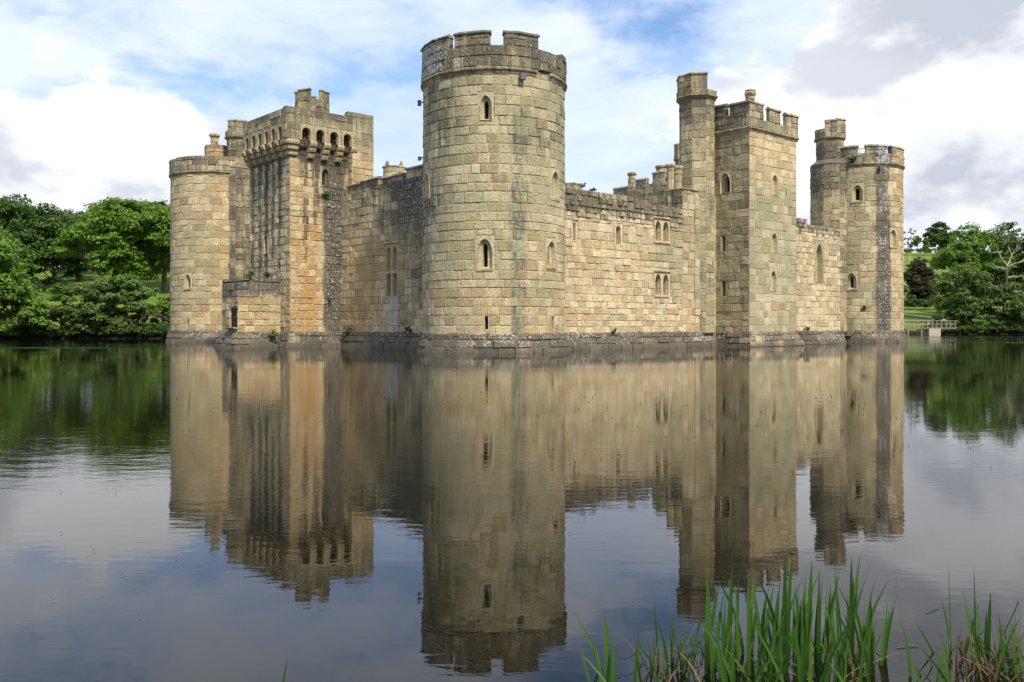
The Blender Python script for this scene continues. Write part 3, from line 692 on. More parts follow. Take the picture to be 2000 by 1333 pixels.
    # soffit closing the chute behind the slots
    for S,a1 in ((SEo,5.5),(SFo,L+o)): profile(m,S,.1,a1,[(-.08,15.93),(-.64,15.93),(-.64,16.0),(-.08,16.0)],0,pP,wob=0)
    m.build('parapet',SM,par)
    # corbels: three rounded stones stepping out
    def corbel(S,c,w=.50,tint=.5,warm=.3):
        b=M(); pc=lambda a,z:(-.1,.28,warm,.2,.35)
        for k,(dd,z0,z1) in enumerate(((.72,14.38,14.80),(.54,14.02,14.42),(.34,13.60,14.06))):
            hh=(z1-z0)/2; zc=(z0+z1)/2
            pr=[(-.05,-hh),(dd-hh*.9,-hh*.98),(dd-hh*.35,-hh*.8),(dd-.03,-hh*.3),(dd,hh*.15),(dd-.05,hh*.7),(dd-hh*.5,hh*.98),(-.05,hh)]
            profile(b,S,c-w/2+.012*k,c+w/2-.012*k,pr,zc,pc,step=.12,wob=.006)
        b.build('corbel',SM,par)
    for c in ((ce[0]+ce[1])/2,(ce[1]+ce[2])/2,(ce[2]+ce[3])/2,ce[3]+.58): corbel(SE,c-o)
    cc=[(cf[i]+cf[i+1])/2-.05 for i in range(5)]+[cf[5]+.48]
    for c in cc: corbel(SF,c-o,.46)
    # corner corbel: square stepped stones with rounded noses
    b=M()
    for k,(s,z0,z1) in enumerate(((1.20,14.40,14.82),(.98,14.04,14.42),(.78,13.68,14.06))):
        K=12; zs=[z0,z0+.06,z0+.15,(z0+z1)/2,z1-.12,z1-.04,z1]; rr=[.80,.93,.985,1,.985,.94,.84]; x0=-5.8-o+.02+.11*k*1.8; y0=15.6-o+.02+.11*k*1.8
        vs=[];cs=[]
        for z,q in zip(zs,rr):
            for t in range(24):
                th=2*math.pi*t/24; cx_,sx_=math.cos(th),math.sin(th); f=1/((abs(cx_)**5+abs(sx_)**5)**.2)
                vs.append((x0+s/2+cx_*f*s/2*q,y0+s/2+sx_*f*s/2*q,z)); cs.append((.65,.22,.45-.1*k,.15,.2))
        fs=[(i*24+j,i*24+(j+1)%24,(i+1)*24+(j+1)%24,(i+1)*24+j) for i in range(6) for j in range(24)]+[tuple(range(24)),tuple(range(6*24+23,6*24-1,-1))]
        b.add(vs,fs,cs,0)
    b.build('corbel',SM,par)
    # roof turret
    tp=lambda a,z:(-.1,.6+.2*nz(a,z,.7,5),.2,.35,.45)
    m=M(); cx,cy,r=-2.72,18.0,1.30
    for i,(Sx,w) in enumerate(facets(cx,cy,r,8,6)):
        mid=(6+45*(i+.5)+ROT+180)%360-180
        zt2=19.02 if -125<mid<-75 or -30<mid<15 or -175<mid<-160 or mid>100 else 18.40
        masonry(m,Sx,0,w,15.9,zt2,(),tp,seed=180+i,ch=.46,bw=(.4,.75),rough=.03)
        profile(m,Sx,0,w,[(-.03,0),(-.3,0),(-.3,zt2-16),(-.03,zt2-15.98)],15.98,tp,wob=0)
        if zt2>19: profile(m,Sx,-.04,w+.04,[(.05,0),(.05,.06),(-.1,.15),(-.35,.06),(-.35,0)],zt2,tp)
    m.build('stair_turret',SM,par)
    plinth(SE,-.14,D-.1,190,par,mit='l'); plinth(SF,-.14,L+.1,191,par,mit='lr'); plinth(SB,-.14,1.9,192,par,mit='l')
    # low abutment of the lost barbican bridge with its iron grille
    pA=lambda a,z:(.05,.14+.75*sstep(z,3.3,3.9)+.2*nz(a,z,.6,77),.46*(1-sstep(z,3.2,4)),.12+.45*sstep(z,3.0,3.7),.12)
    ab=M(); SAs=plane((-9.04,16.96),(1,0),(0,-1)); SAf=plane((-9.04,16.96),(0,1),(-1,0))
    masonry(ab,SAs,0,3.24,1.0,5.35,(),pA,ch=.52,bw=(.45,.95),seed=195,rough=.035,top=lambda a:4.85+.17*a+.1*nz(a,0,1.5,3))
    masonry(ab,SAf,0,2.75,1.0,5.0,[(.12,1.35,1.42,2.85)],lambda a,z:(-.05,.3+.35*sstep(z,3,3.8),.25,.4,.35),ch=.5,bw=(.4,.8),seed=196,rough=.05,top=lambda a:4.75+.12*nz(a,0,2,3))
    masonry(ab,plane((-9.04,19.71),(1,0),(0,1)),0,3.24,1.0,4.9,(),pA,seed=197)
    ab.add([(-9,17,4.7),(-5.8,17,5.1),(-5.8,19.7,5.1),(-9,19.7,4.7)],[(0,1,2,3)],[(.4,.8,.1,.6,.5)]*4,0)
    # open porch behind the grille, its warm interior light painted as pale stone
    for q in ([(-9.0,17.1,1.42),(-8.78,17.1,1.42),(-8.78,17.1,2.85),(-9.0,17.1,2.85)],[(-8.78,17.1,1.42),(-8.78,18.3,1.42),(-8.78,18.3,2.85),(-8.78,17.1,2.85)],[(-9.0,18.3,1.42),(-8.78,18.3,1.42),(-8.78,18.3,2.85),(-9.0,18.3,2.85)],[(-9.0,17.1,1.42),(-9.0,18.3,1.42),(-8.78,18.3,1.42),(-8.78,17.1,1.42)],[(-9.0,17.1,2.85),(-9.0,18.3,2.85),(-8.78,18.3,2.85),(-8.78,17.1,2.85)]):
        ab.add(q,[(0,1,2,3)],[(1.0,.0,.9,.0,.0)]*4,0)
    ab.build('abutment',SM,par)
    g=M()
    def bar(p,q,t=.028):
        (a0,z0),(a1,z1)=p,q; l=math.hypot(a1-a0,z1-z0); nx,nzz=-(z1-z0)/l*t,(a1-a0)/l*t
        vs=[SAf(a0+nx,z0+nzz,-.08),SAf(a1+nx,z1+nzz,-.08),SAf(a1-nx,z1-nzz,-.08),SAf(a0-nx,z0-nzz,-.08),SAf(a0+nx,z0+nzz,-.13),SAf(a1+nx,z1+nzz,-.13),SAf(a1-nx,z1-nzz,-.13),SAf(a0-nx,z0-nzz,-.13)]
        g.add(vs,[(0,1,2,3),(7,6,5,4),(0,4,5,1),(1,5,6,2),(2,6,7,3),(3,7,4,0)])
    for a in (.2,.73,1.28): bar((a,1.42),(a,2.75),.035)
    for z in (1.5,2.1,2.18,2.72): bar((.15,z),(1.32,z),.03)
    for a in (.2,.74):
        bar((a,1.5),(a+.54,2.1)); bar((a+.54,1.5),(a,2.1)); bar((a,2.18),(a+.27,2.72)); bar((a+.54,2.18),(a+.27,2.72))
    g.build('grille',[IRON],par)
    l=M(); profile(l,SAf,.0,1.5,[(-.3,0),(.32,0),(.34,.06),(-.3,.1)],1.36,lambda a,z:(-.1,.6,.2,.3,.6)); l.build('door_sill',SM,par)
    plinth(SAs,-.14,3.2,198,par,mit='l'); plinth(SAf,-.14,2.9,199,par,mit='lr')
gate_tower()

# ---- rear parts showing above the walls
def rear():
    par=empty('gatehouse',(0,0,0),0,castle); par['label']='far gatehouse block with crumbling merlons and chimneys seen over the right wall'
    S=plane((40,17),(0,1),(-1,0)); pt=lambda a,z:(-.15,.55+.2*nz(a,z,.5,5),.1,.35,.3)
    m=M(); top=lambda a:17.0-.05*a+.1*nz(a,0,1.5,3)
    masonry(m,S,0,9.3,1,17.0,(),pt,ch=.6,bw=(.6,1.1),seed=201,rough=.05,top=top)
    profile(m,S,0,9.3,[(-.05,15),(-.6,15),(-.6,16.4),(-.05,16.5)],0,pt)
    masonry(m,plane((40,17),(1,0),(0,-1)),0,6,1,17.0,(),pt,seed=202)
    masonry(m,plane((40,26.3),(1,0),(0,1)),0,6,1,16.4,(),pt,seed=203)
    m.add([(40,17,15.8),(46.7,17,15.8),(46.7,26.3,15.8),(40,26.3,15.8)],[(0,1,2,3)],None,0)
    part(m,'wall_face',par)
    for i,(a0,a1,zt) in enumerate(((0,1.1,18.1),(1.9,3.6,18.0),(4.5,6.0,17.5),(7.1,9.3,16.9))): merlon(par,S,a0,a1,16.2,zt,paint=pt,seed=205+i,cope=.25)
    for (u,v,r,zt) in ((40.9,20.0,.62,18.9),(41.0,24.4,.42,18.7)):
        c=M(); Sc=cyl(u,v,r); masonry(c,Sc,0,2*math.pi*r,16,zt-.2,(),pt,ch=.5,bw=(.4,.7),seed=3)
        profile(c,Sc,0,2*math.pi*r,[(-.2,0),(.04,0),(.12,.08),(.14,.22),(.05,.34),(-.2,.34)],zt-.3,pt,ends=False,step=.25); c.build('chimney',SM,par)
    turret(par,41.6,18.0,.8,17.5,.62,19.4,21.0,[(-180,-80,20.9)],pt,210,z0=14)
    par=empty('west_tower',(0,0,0),0,castle); par['label']='small round turret head with corner teeth rising over the left wall'
    m=M(); Sc=cyl(21.5,43.0,1.25); masonry(m,Sc,0,2*math.pi*1.25,10,19.5,(),lambda a,z:(.05,.4,.05,.4,.4),seed=221)
    profile(m,Sc,0,2*math.pi*1.25,[(-.3,0),(.02,0),(.09,.08),(.09,.2),(-.3,.22)],19.35,pt,ends=False)
    for k in range(4):
        t=R(k*90+30-ROT+25); c=cyl(21.5+1.1*math.cos(t),43+1.1*math.sin(t),.2); masonry(m,c,0,2*math.pi*.2,19.4,20.0,(),pt,ch=.3,bw=(.2,.4),seed=k); profile(m,c,0,2*math.pi*.2,[(-.19,0),(.0,0),(-.19,.2)],20.0,pt,ends=False,step=.2)
    disc(m,21.5,43,1.2,19.5); m.build('stair_turret',SM,par)
    m=M(); masonry(m,plane((18.5,40),(1,0),(0,-1)),0,8,1,15,(),pt,seed=222); masonry(m,plane((18.5,40),(0,1),(-1,0)),0,6,1,15,(),pt,seed=223); masonry(m,plane((26.5,40),(0,1),(1,0)),0,6,1,15,(),pt,seed=224); masonry(m,plane((18.5,46),(1,0),(0,1)),0,8,1,15,(),pt,seed=225)
    m.build('tower_wall',SM,par)
    # remaining curtains at the rear, plain
    par=empty('curtain_wall',(0,0,0),0,castle); par['label']='rear curtain walls hidden behind the front of the castle'
    m=M()
    for S,L in ((plane((1.6,43.3),(1,0),(0,1)),45),(plane((46.7,2),(0,1),(1,0)),41)): masonry(m,S,0,L,-.4,11,(),pt,seed=230,ch=1.0,bw=(1.5,3))
    S=plane((1.2,0),(0,1),(-1,0)); masonry(m,S,22,41,-.4,11.4,(),south_paint,seed=231,ch=.6,bw=(.6,1.2)); profile(m,S,22,40,[(-.05,10),(-.9,10),(-.9,11.4),(-.05,11.4)],0,pt)
    m.build('wall_face',SM,par)
rear()
GR=M(); GR.add([(.0,-1.0,.6),(45,-1.0,.6),(45,42,.6),(.0,42,.6)],[(0,1,2,3)])
# ---------------------------------------------------------------- ground, water
def bank_y(x):
    if x<-36: return 104+0.06*(-36-x)
    return min(151,104+(x+36)*1.0)
def lerp_tab(t,x):
    for (a,b),(c,d) in zip(t,t[1:]):
        if x<=c: return b+(d-b)*max(0,(x-a))/(c-a)
    return t[-1][1]
LT=[(0,.35),(3,1.1),(10,2.3),(36,7.4),(60,11.5),(120,16),(400,20)]
RT=[(0,.35),(3,1.3),(8,2.1),(20,2.9),(30,3.9),(38,4.7),(60,7.2),(80,10),(175,27.6),(200,29),(500,31)]
def G(x,y):
    d=y-bank_y(x); wl=1-sstep(x,-10,40)
    land=wl*lerp_tab(LT,d)+(1-wl)*lerp_tab(RT,d)
    land+=.25*MN.noise((x*.06,y*.06,0))*sstep(d,2,12)
    h=-1.3+(land+1.3)*sstep(d,-2.2,.4)
    side=max(sstep(-x,92,96),sstep(x,150,156)); h=h+(1.0+.02*max(0,y)-h)*side if d<0 else h
    if y<3.6: h=max(h,-1.3+1.42*sstep(-y,-3.6,-2.2))
    return h
def build_ground():
    xs=np.unique(np.concatenate([np.arange(-100,160,3.0),np.array([-700,-450,-300,-220,-170,-140,-120,170,190,220,270,340,450,600,800]),np.arange(-62,-34,1.2),np.arange(58,100,1.5)]))
    ys=np.unique(np.concatenate([np.array([-300,-120,-50,-20,-8,0,2,2.6,3.1,3.6,5,20,60,90]),np.arange(98,215,1.2),np.arange(215,360,6),np.array([380,420,500,700,1000,1500])]))
    v=[(float(x),float(y),G(float(x),float(y))) for y in ys for x in xs]; W=len(xs)
    f=[(j*W+i,j*W+i+1,(j+1)*W+i+1,(j+1)*W+i) for j in range(len(ys)-1) for i in range(W-1)]
    me=bpy.data.meshes.new('ground'); me.from_pydata(v,[],f); me.polygons.foreach_set('use_smooth',[True]*len(f))
    m,nt,b=mat('meadow_grass'); c=N(nt,'ShaderNodeTexCoord').outputs['Object']
    n1=noise(nt,c,.25,6,.6); n2=noise(nt,mapv(nt,c,(1,1,1)),3.0,6,.7)
    col=mixc(nt,ramp(nt,n1,.35,.65),(.085,.155,.014),(.150,.220,.032)); col=mixc(nt,ramp(nt,n2,.4,.75),col,(.14,.17,.05))
    sp=N(nt,'ShaderNodeSeparateXYZ'); nt.links.new(c,sp.inputs[0])
    col=mixc(nt,ramp(nt,sp.outputs[2],.9,.3),col,(.018,.018,.008))      # wet mud at the water's edge, painted darker for shade under foliage
    nt.links.new(col,b.inputs['Base Color']); b.inputs['Roughness'].default_value=.95; b.inputs['Specular IOR Level'].default_value=.1
    bp=N(nt,'ShaderNodeBump'); bp.inputs['Distance'].default_value=.15; nt.links.new(n2,bp.inputs['Height']); nt.links.new(bp.outputs[0],b.inputs['Normal'])
    me.materials.append(m); o=link(bpy.data.objects.new('ground',me)); o['kind']='structure'
build_ground()
def build_water():
    me=bpy.data.meshes.new('water'); me.from_pydata([(-110,-1,0),(165,-1,0),(165,156,0),(-110,156,0)],[],[(0,1,2,3)])
    m,nt,b=mat('moat_water'); c=N(nt,'ShaderNodeTexCoord').outputs['Object']
    b.inputs['Base Color'].default_value=(.008,.007,.003,1); b.inputs['Roughness'].default_value=.0; b.inputs['IOR'].default_value=1.333
    sp=N(nt,'ShaderNodeSeparateXYZ'); nt.links.new(c,sp.inputs[0])
    def pat(x,y,sx,sy):
        a=mth(nt,'POWER',mth(nt,'DIVIDE',mth(nt,'SUBTRACT',sp.outputs[0],x),sx),2); d=mth(nt,'POWER',mth(nt,'DIVIDE',mth(nt,'SUBTRACT',sp.outputs[1],y),sy),2)
        return mth(nt,'EXPONENT',mth(nt,'MULTIPLY',mth(nt,'ADD',a,d),-1))
    wind=mth(nt,'ADD',pat(-33,64,9,1.5),mth(nt,'ADD',pat(75,118,45,7),pat(60,82,22,2.2)))
    wind=mth(nt,'MULTIPLY',wind,ramp(nt,noise(nt,mapv(nt,c,(.25,.9,1)),1,4),.30,.45))
    lon=ramp(nt,noise(nt,mapv(nt,c,(.035,.11,1),(4,2,0)),1,3),.38,.66)
    amp=mth(nt,'ADD',mth(nt,'MULTIPLY_ADD',lon,1.35,.45),mth(nt,'MULTIPLY',wind,30.0))
    h=mth(nt,'MULTIPLY',noise(nt,mapv(nt,c,(1.0,2.2,1)),.9,2,.5,.3),.0021)
    h=mth(nt,'ADD',h,mth(nt,'MULTIPLY',noise(nt,mapv(nt,c,(1.6,4.4,1),(5,2,0)),2.1,3,.5,.5),.0011))
    h=mth(nt,'ADD',h,mth(nt,'MULTIPLY',noise(nt,mapv(nt,c,(1,2.0,1),(9,4,0)),12,2),.00008))
    h=mth(nt,'MULTIPLY',h,amp)
    bp=N(nt,'ShaderNodeBump'); bp.inputs['Strength'].default_value=1; bp.inputs['Distance'].default_value=1.0
    nt.links.new(h,bp.inputs['Height']); nt.links.new(bp.outputs[0],b.inputs['Normal'])
    me.materials.append(m); o=link(bpy.data.objects.new('water',me)); o['kind']='structure'
build_water()
cy_=M(); cy_.add([(.0,-1.4,.6),(46,-1.4,.6),(46,43,.6),(.0,43,.6)],[(0,1,2,3)])
o=cy_.build('courtyard_ground',[simple('worn_turf',(.10,.13,.05),.95)]); o.location=castle.location; o.rotation_euler=castle.rotation_euler; o['kind']='structure'
def ribbon(name,pts,w,mt,lift=.05):
    v=[];f=[]
    P=[]
    for (p,q) in zip(pts,pts[1:]):
        for i in range(8): t=i/8; P.append((p[0]+(q[0]-p[0])*t,p[1]+(q[1]-p[1])*t))
    P.append(pts[-1])
    for i,p in enumerate(P):
        a=P[max(0,i-1)];b=P[min(len(P)-1,i+1)]; l=math.dist(a,b); nx,ny=-(b[1]-a[1])/l,(b[0]-a[0])/l
        for k in (-1,-.5,0,.5,1): x=p[0]+nx*w*k/2;y=p[1]+ny*w*k/2; v.append((x,y,G(x,y)+lift))
    n=len(P); f=[(i*5+k,i*5+k+1,(i+1)*5+k+1,(i+1)*5+k) for i in range(n-1) for k in range(4)]
    me=bpy.data.meshes.new(name); me.from_pydata(v,[],f); me.materials.append(mt); return link(bpy.data.objects.new(name,me))
GRAVEL=simple('pale_gravel',(.55,.40,.28),.95)
o=ribbon('path',[(60,181),(70,180),(75,178.5),(78,175),(79,170),(78,165),(76,161),(74,158),(72.5,155),(71.5,152)],2.2,GRAVEL,.12); o['kind']='structure'

# ---------------------------------------------------------------- trees
def leafmat(name,dk,lt,tr=.35,rough=.6):
    m,nt,b=mat(name); at=N(nt,'ShaderNodeVertexColor',layer_name='Col'); sp=N(nt,'ShaderNodeSeparateColor'); nt.links.new(at.outputs[0],sp.inputs[0])
    col=mixc(nt,sp.outputs[0],dk,lt); nt.links.new(col,b.inputs['Base Color']); b.inputs['Roughness'].default_value=rough; b.inputs['Specular IOR Level'].default_value=.25
    tl=N(nt,'ShaderNodeBsdfTranslucent'); nt.links.new(mixc(nt,.5,col,(lt[0]*1.2,lt[1]*1.35,lt[2]*.8)),tl.inputs[0])
    mx=N(nt,'ShaderNodeMixShader'); mx.inputs[0].default_value=tr; nt.links.new(b.outputs[0],mx.inputs[1]); nt.links.new(tl.outputs[0],mx.inputs[2])
    nt.links.new(mx.outputs[0],nt.nodes['Material Output'].inputs[0]); return m
LM={'lime':leafmat('lime_green_leaves',(.055,.115,.014),(.185,.290,.040)),
    'dark':leafmat('dark_green_leaves',(.026,.060,.012),(.095,.165,.028)),
    'oak':leafmat('oak_leaves',(.052,.110,.012),(.180,.290,.034)),
    'pale':leafmat('pale_green_leaves',(.09,.10,.045),(.20,.20,.11)),
    'willow':leafmat('willow_leaves',(.045,.090,.016),(.160,.235,.055)),
    'yew':leafmat('yew_needles',(.022,.028,.010),(.070,.055,.024),.15),
    'brown':leafmat('brown_twigs',(.05,.035,.022),(.12,.085,.055),.2)}
BARK=simple('bark',(.085,.065,.045),.95); BONE=simple('bleached_wood',(.42,.38,.32),.9)
def quads_mesh(name,V,C,mt):
    n=len(V)//4; me=bpy.data.meshes.new(name); me.vertices.add(n*4); me.loops.add(n*4); me.polygons.add(n)
    me.vertices.foreach_set('co',V.astype(np.float32).ravel()); me.loops.foreach_set('vertex_index',np.arange(n*4,dtype=np.int32))
    me.polygons.foreach_set('loop_start',np.arange(0,n*4,4,dtype=np.int32)); me.polygons.foreach_set('loop_total',np.full(n,4,dtype=np.int32))
    me.update(); ca=me.color_attributes.new('Col','FLOAT_COLOR','POINT'); c4=np.ones((n*4,4),np.float32); c4[:,0]=np.repeat(C,4); c4[:,1]=c4[:,0]; c4[:,2]=c4[:,0]
    ca.data.foreach_set('color',c4.ravel()); me.materials.append(mt); me.validate(); return me
def norm(a): return a/np.maximum(1e-6,np.linalg.norm(a,axis=1,keepdims=True))
def leaves(rg,cen,rad,cnt,leaf,flat=.75,droop=0,shell=.62):
    """leaf cards spread through clumps; returns vertices and a tint per leaf"""
    V=[];C=[]
    for c,r,k in zip(cen,rad,cnt):
        # every clump is itself made of a few sprays
        ns=max(3,int(k/26)); sd=norm(rg.normal(size=(ns,3))); sd[:,2]=np.where(sd[:,2]<-.35,-sd[:,2],sd[:,2]); sc_=c+sd*r*rg.uniform(shell,1.0,(ns,1))*np.array([1,1,flat])
        idx=rg.integers(0,ns,k); off=rg.normal(size=(k,3))*r*.20*np.array([1,1,.55]); p=sc_[idx]+off
        nrm=norm(norm(p-c)*.75+np.array([0,0,.75])+rg.normal(size=(k,3))*.55)
        t=norm(np.cross(nrm,rg.normal(size=(k,3)))); b=np.cross(nrm,t)
        s=leaf*rg.uniform(.55,1.25,(k,1)); t=t*s; b=b*s*.62
        if droop: t[:,2]-=s[:,0]*droop
        V.append(np.stack([p-t,p-b*.9,p+t,p+b*.9],1).reshape(-1,3))
        tint=rg.uniform(.15,.85)*.45; C.append(np.clip(tint+rg.uniform(0,.35,ns)[idx]+rg.uniform(0,.25,k),0,1))
    return np.concatenate(V),np.concatenate(C)
def tube(V,F,pts,rad,n=7):
    o=len(V)
    for i,p in enumerate(pts):
        a=Vector(pts[max(0,i-1)]);b=Vector(pts[min(len(pts)-1,i+1)]); d=(b-a).normalized(); x=d.orthogonal().normalized(); y=d.cross(x)
        for k in range(n): t=2*math.pi*k/n; q=Vector(p)+(x*math.cos(t)+y*math.sin(t))*rad[i]; V.append(tuple(q))
    for i in range(len(pts)-1):
        for k in range(n): F.append((o+i*n+k,o+i*n+(k+1)%n,o+(i+1)*n+(k+1)%n,o+(i+1)*n+k))
    F.append(tuple(range(o+(len(pts)-1)*n,o+len(pts)*n)))
def limb(V,F,a,b,r0,r1,rn,seg=5,wob=.06):
    a=Vector(a);b=Vector(b);L=(b-a).length; pts=[];rad=[]
    for i in range(seg+1):
        t=i/seg; p=a.lerp(b,t)+Vector((rn.uniform(-1,1),rn.uniform(-1,1),rn.uniform(-.4,.8)))*L*wob*math.sin(math.pi*t); pts.append(tuple(p)); rad.append(r0+(r1-r0)*t)
    tube(V,F,pts,rad)
def tree(name,label,cat,x,y,h,rx,ry,kind,seed,nleaf=9000,leaf=.30,base=.22,ncl=26,clr=.30,group=None,z=None,off=0,trunk=True,droop=0,flat=.8,sparse=1.0,dome=1.0,rot=0):
    rg=np.random.default_rng(seed); rn=random.Random(seed)
    cen=[];rad=[]
    # clump centres spread through the crown, biased to its skin
    for i in range(ncl):
        d=rg.normal(size=3); d/=np.linalg.norm(d); q=rg.uniform(.35,.88)**.7
        zz=d[2]*q; k=(1-abs(zz)**2.2*.25)
        cx=d[0]*q*k; cy=d[1]*q*k
        zc=base+(1-base)*(.5+.5*zz)
        if dome>1: cx*=1-.45*(zc-base); cy*=1-.45*(zc-base)
        cen.append((off+cx*rx,cy*ry,zc*h)); rad.append(clr*min(rx,h*.5)*rg.uniform(.65,1.25))
    cen=np.array(cen);rad=np.array(rad)
    cen[:,2]=np.minimum(cen[:,2],h-rad*flat*.85)
    cnt=(nleaf*rad**2/np.sum(rad**2)*sparse).astype(int)+20
    V,C=leaves(rg,cen,rad,cnt,leaf,flat,droop)
    root=empty(name,(x,y,(G(x,y) if z is None else z)-.05),rot); tag(root,label,cat,group)
    link(bpy.data.objects.new('crown',quads_mesh('crown',V,C,LM[kind])),root)
    if trunk:
        tv=[];tf=[]; tr=max(.08,h*.026); top=(off*.6,0,h*(base+.30))
        limb(tv,tf,(0,0,-.4),top,tr*1.25,tr*.6,rn,6,.03)
        for i in rg.permutation(ncl)[:12]:
            c=cen[i]; t=rn.uniform(.45,1); a=(top[0]*t,top[1]*t,top[2]*t)
            if c[2]>a[2]-.5: limb(tv,tf,a,tuple(c),tr*.42,tr*.08,rn,5,.08)
        me=bpy.data.meshes.new('trunk'); me.from_pydata(tv,[],tf); me.polygons.foreach_set('use_smooth',[True]*len(tf)); me.materials.append(BARK); link(bpy.data.objects.new('trunk',me),root)
    return root
def copy_thing(r,x,y,z=None,rz=0,s=1,label=None,group=None):
    c=r.copy(); link(c); c.location=(x,y,(G(x,y) if z is None else z)-.05); c.rotation_euler=(0,0,rz); c.scale=(s,s,s)
    if label: c['label']=label
    if group: c['group']=group
    for ch in r.children: d=ch.copy(); link(d,c)
    return c
def PX(px,Y): return (px-1000)/1765*Y
# left bank
tree('lime_tree','bright green leafy tree at the left edge, its lowest boughs touching the water','tree',PX(-22,103),104.5,13.2,5.9,5,'lime',1,15000,.27,.04,34,.34,dome=1.6)
tree('lime_tree','low fresh green bough spreading over the water at the left edge','tree',PX(8,101),104.2,5.4,4.0,3,'lime',2,5000,.26,.05,14,.42,trunk=False)
tree('oak_tree','dark green round-headed tree standing highest at the far left','tree',PX(62,138),138,14.8,7.6,6,'dark',3,13000,.32,.12,34,.32)
tree('oak_tree','dark bushy tree at the edge of the meadow, below the highest left tree','tree',PX(92,136),138,8.6,5.6,4,'dark',4,9000,.30,.0,24,.34)
tree('oak_tree','dark tree filling the gap behind the bright tree at the left edge','tree',PX(10,134),134,11,5.5,5,'dark',14,8000,.32,.0,24,.34)
tree('pale_tree','pale thin-leaved tree rising between the dark tree and the broad oak','tree',PX(152,150),150,14.2,5.6,5,'pale',5,8000,.26,.05,30,.27,sparse=.8)
tree('oak_tree','darker tree behind the pale thin-leaved one','tree',PX(185,160),160,13.0,6,5,'oak',15,7000,.34,.05,24,.32)
tree('broad_oak','broad fresh green oak spreading behind the waterside willow','tree',PX(222,134),134,14.6,8.2,7,'oak',6,19000,.30,.10,44,.30)
tree('broad_oak','fresh green oak whose trunk shows just left of the castle','tree',PX(318,136),137,14.4,8.6,7,'oak',7,16000,.30,.17,38,.30)
tree('willow','wide grey-green willow drooping over the left bank beside the castle','tree',PX(206,106.5),107.2,7.6,6.0,4.5,'willow',8,26000,.23,-.06,75,.30,z=.3,flat=.55,trunk=True)
tree('willow','smaller willow bush spilling left of the wide willow','tree',PX(150,105),105.6,3.6,2.6,2.4,'willow',18,6000,.22,-.04,26,.38,z=.2,flat=.55,trunk=False)
tree('shrub','small round light green shrub alone at the top of the meadow','shrub',PX(113,130),130,2.6,1.6,1.5,'lime',9,1500,.2,.05,8,.5,trunk=False)
tree('bramble_bush','brown twiggy bush on the bank between the bright tree and the willow','shrub',PX(74,104),105,4.4,1.7,1.4,'brown',10,3200,.16,.0,14,.4,trunk=False,sparse=.8)
tree('bramble_bush','low tangled bush on the bank under the brown twigs','shrub',PX(100,104),105,2.6,2.6,1.6,'willow',16,2600,.2,.0,10,.4,trunk=False)
tree('bramble_bush','scrubby green bush on the bank touching the castle edge','shrub',PX(318,108),109,3.6,3.0,1.6,'oak',11,5000,.2,-.05,18,.42,trunk=False)
tree('bramble_bush','brownish scrub on the bank between willow and castle','shrub',PX(292,105),105.3,2.4,3.4,1.2,'brown',12,4200,.17,-.05,18,.4,trunk=False)
for i,(px,Y,s) in enumerate(((-40,158,1.0),(45,170,.95),(112,172,.88),(250,165,1.0),(330,170,1.02),(390,160,1.05))):
    if i==0: back=tree('woodland_tree','woodland tree standing in the row behind the left meadow','tree',PX(px,Y),Y,12.5,7.5,6,'dark',20,9000,.36,.02,28,.32,group='woodland trees behind the left meadow')
    else: copy_thing(back,PX(px,Y),Y,None,i*1.3,s)
# right bank
tree('tall_tree','tallest green tree of the right bank, its top open against the sky','tree',PX(1922,166),166,18.0,6.6,5.5,'oak',31,13000,.30,.06,38,.30,z=2.4)
tree('tall_tree','tall dark tree cut by the right edge of the picture','tree',PX(2000,164),164,18.6,7.2,5.5,'dark',32,12000,.30,.06,34,.30,z=2.2)
tree('tall_tree','dark tree filling the gap behind the bleached branches','tree',PX(1962,172),172,17.0,6.4,5,'oak',45,12000,.32,.04,34,.32,z=2.6)
tree('round_tree','rounded green tree of the right bank beside the brownish yew','tree',PX(1872,164),164,14.6,5.2,4.5,'oak',33,12000,.28,.02,32,.32,z=2.0)
tree('waterside_tree','light green willow-like tree leaning over the right water','tree',PX(1888,154),154,11.6,4.6,3.8,'willow',34,12000,.24,-.02,34,.30,z=.4)
tree('waterside_tree','green tree at the right water edge under the bleached branches','tree',PX(1962,153.5),153.5,9.0,6.4,4,'willow',35,12000,.25,-.04,32,.30,z=.3)
tree('waterside_bush','low dark bush hanging over the right water near the bridge','shrub',PX(1862,152.5),153,4.4,4.2,2.5,'dark',36,6000,.22,-.04,18,.34,z=.2,trunk=False)
tree('waterside_bush','low dark bush on the right bank at the picture edge','shrub',PX(1990,152),153,4.8,5.0,3,'dark',37,6000,.24,-.04,18,.34,z=.2,trunk=False)
tree('waterside_bush','low green bush between the two dark waterside bushes','shrub',PX(1925,151.5),152.4,3.2,4.6,2,'oak',38,5000,.22,-.04,18,.34,z=.1,trunk=False)
tree('waterside_bush','small rough bush at the foot of the footbridge','shrub',PX(1828,151),152.3,1.9,2.4,1.2,'dark',39,2200,.18,-.04,9,.4,z=.2,trunk=False)
tree('yew_tree','dark brownish yew standing in front of the hill pasture','tree',PX(1797,196),196,10.4,4.3,3.6,'yew',40,24000,.24,.0,34,.34,flat=1.3,dome=1.8,trunk=False)
tree('shrub','pale flowering bush peeping out left of the brownish yew','shrub',PX(1772,194),193,5.2,1.5,1.3,'pale',41,1600,.2,.0,9,.45,trunk=False)
tree('hill_oak','round dark oak alone on the hill crest against the sky','tree',PX(1837,333),333,11.2,5.9,5,'dark',42,9000,.42,.06,30,.32)
tree('bare_tree','thin half-bare tree on the hill crest beside the right tower','tree',PX(1779,336),336,9.2,3.6,3,'pale',43,1300,.24,.1,20,.34)
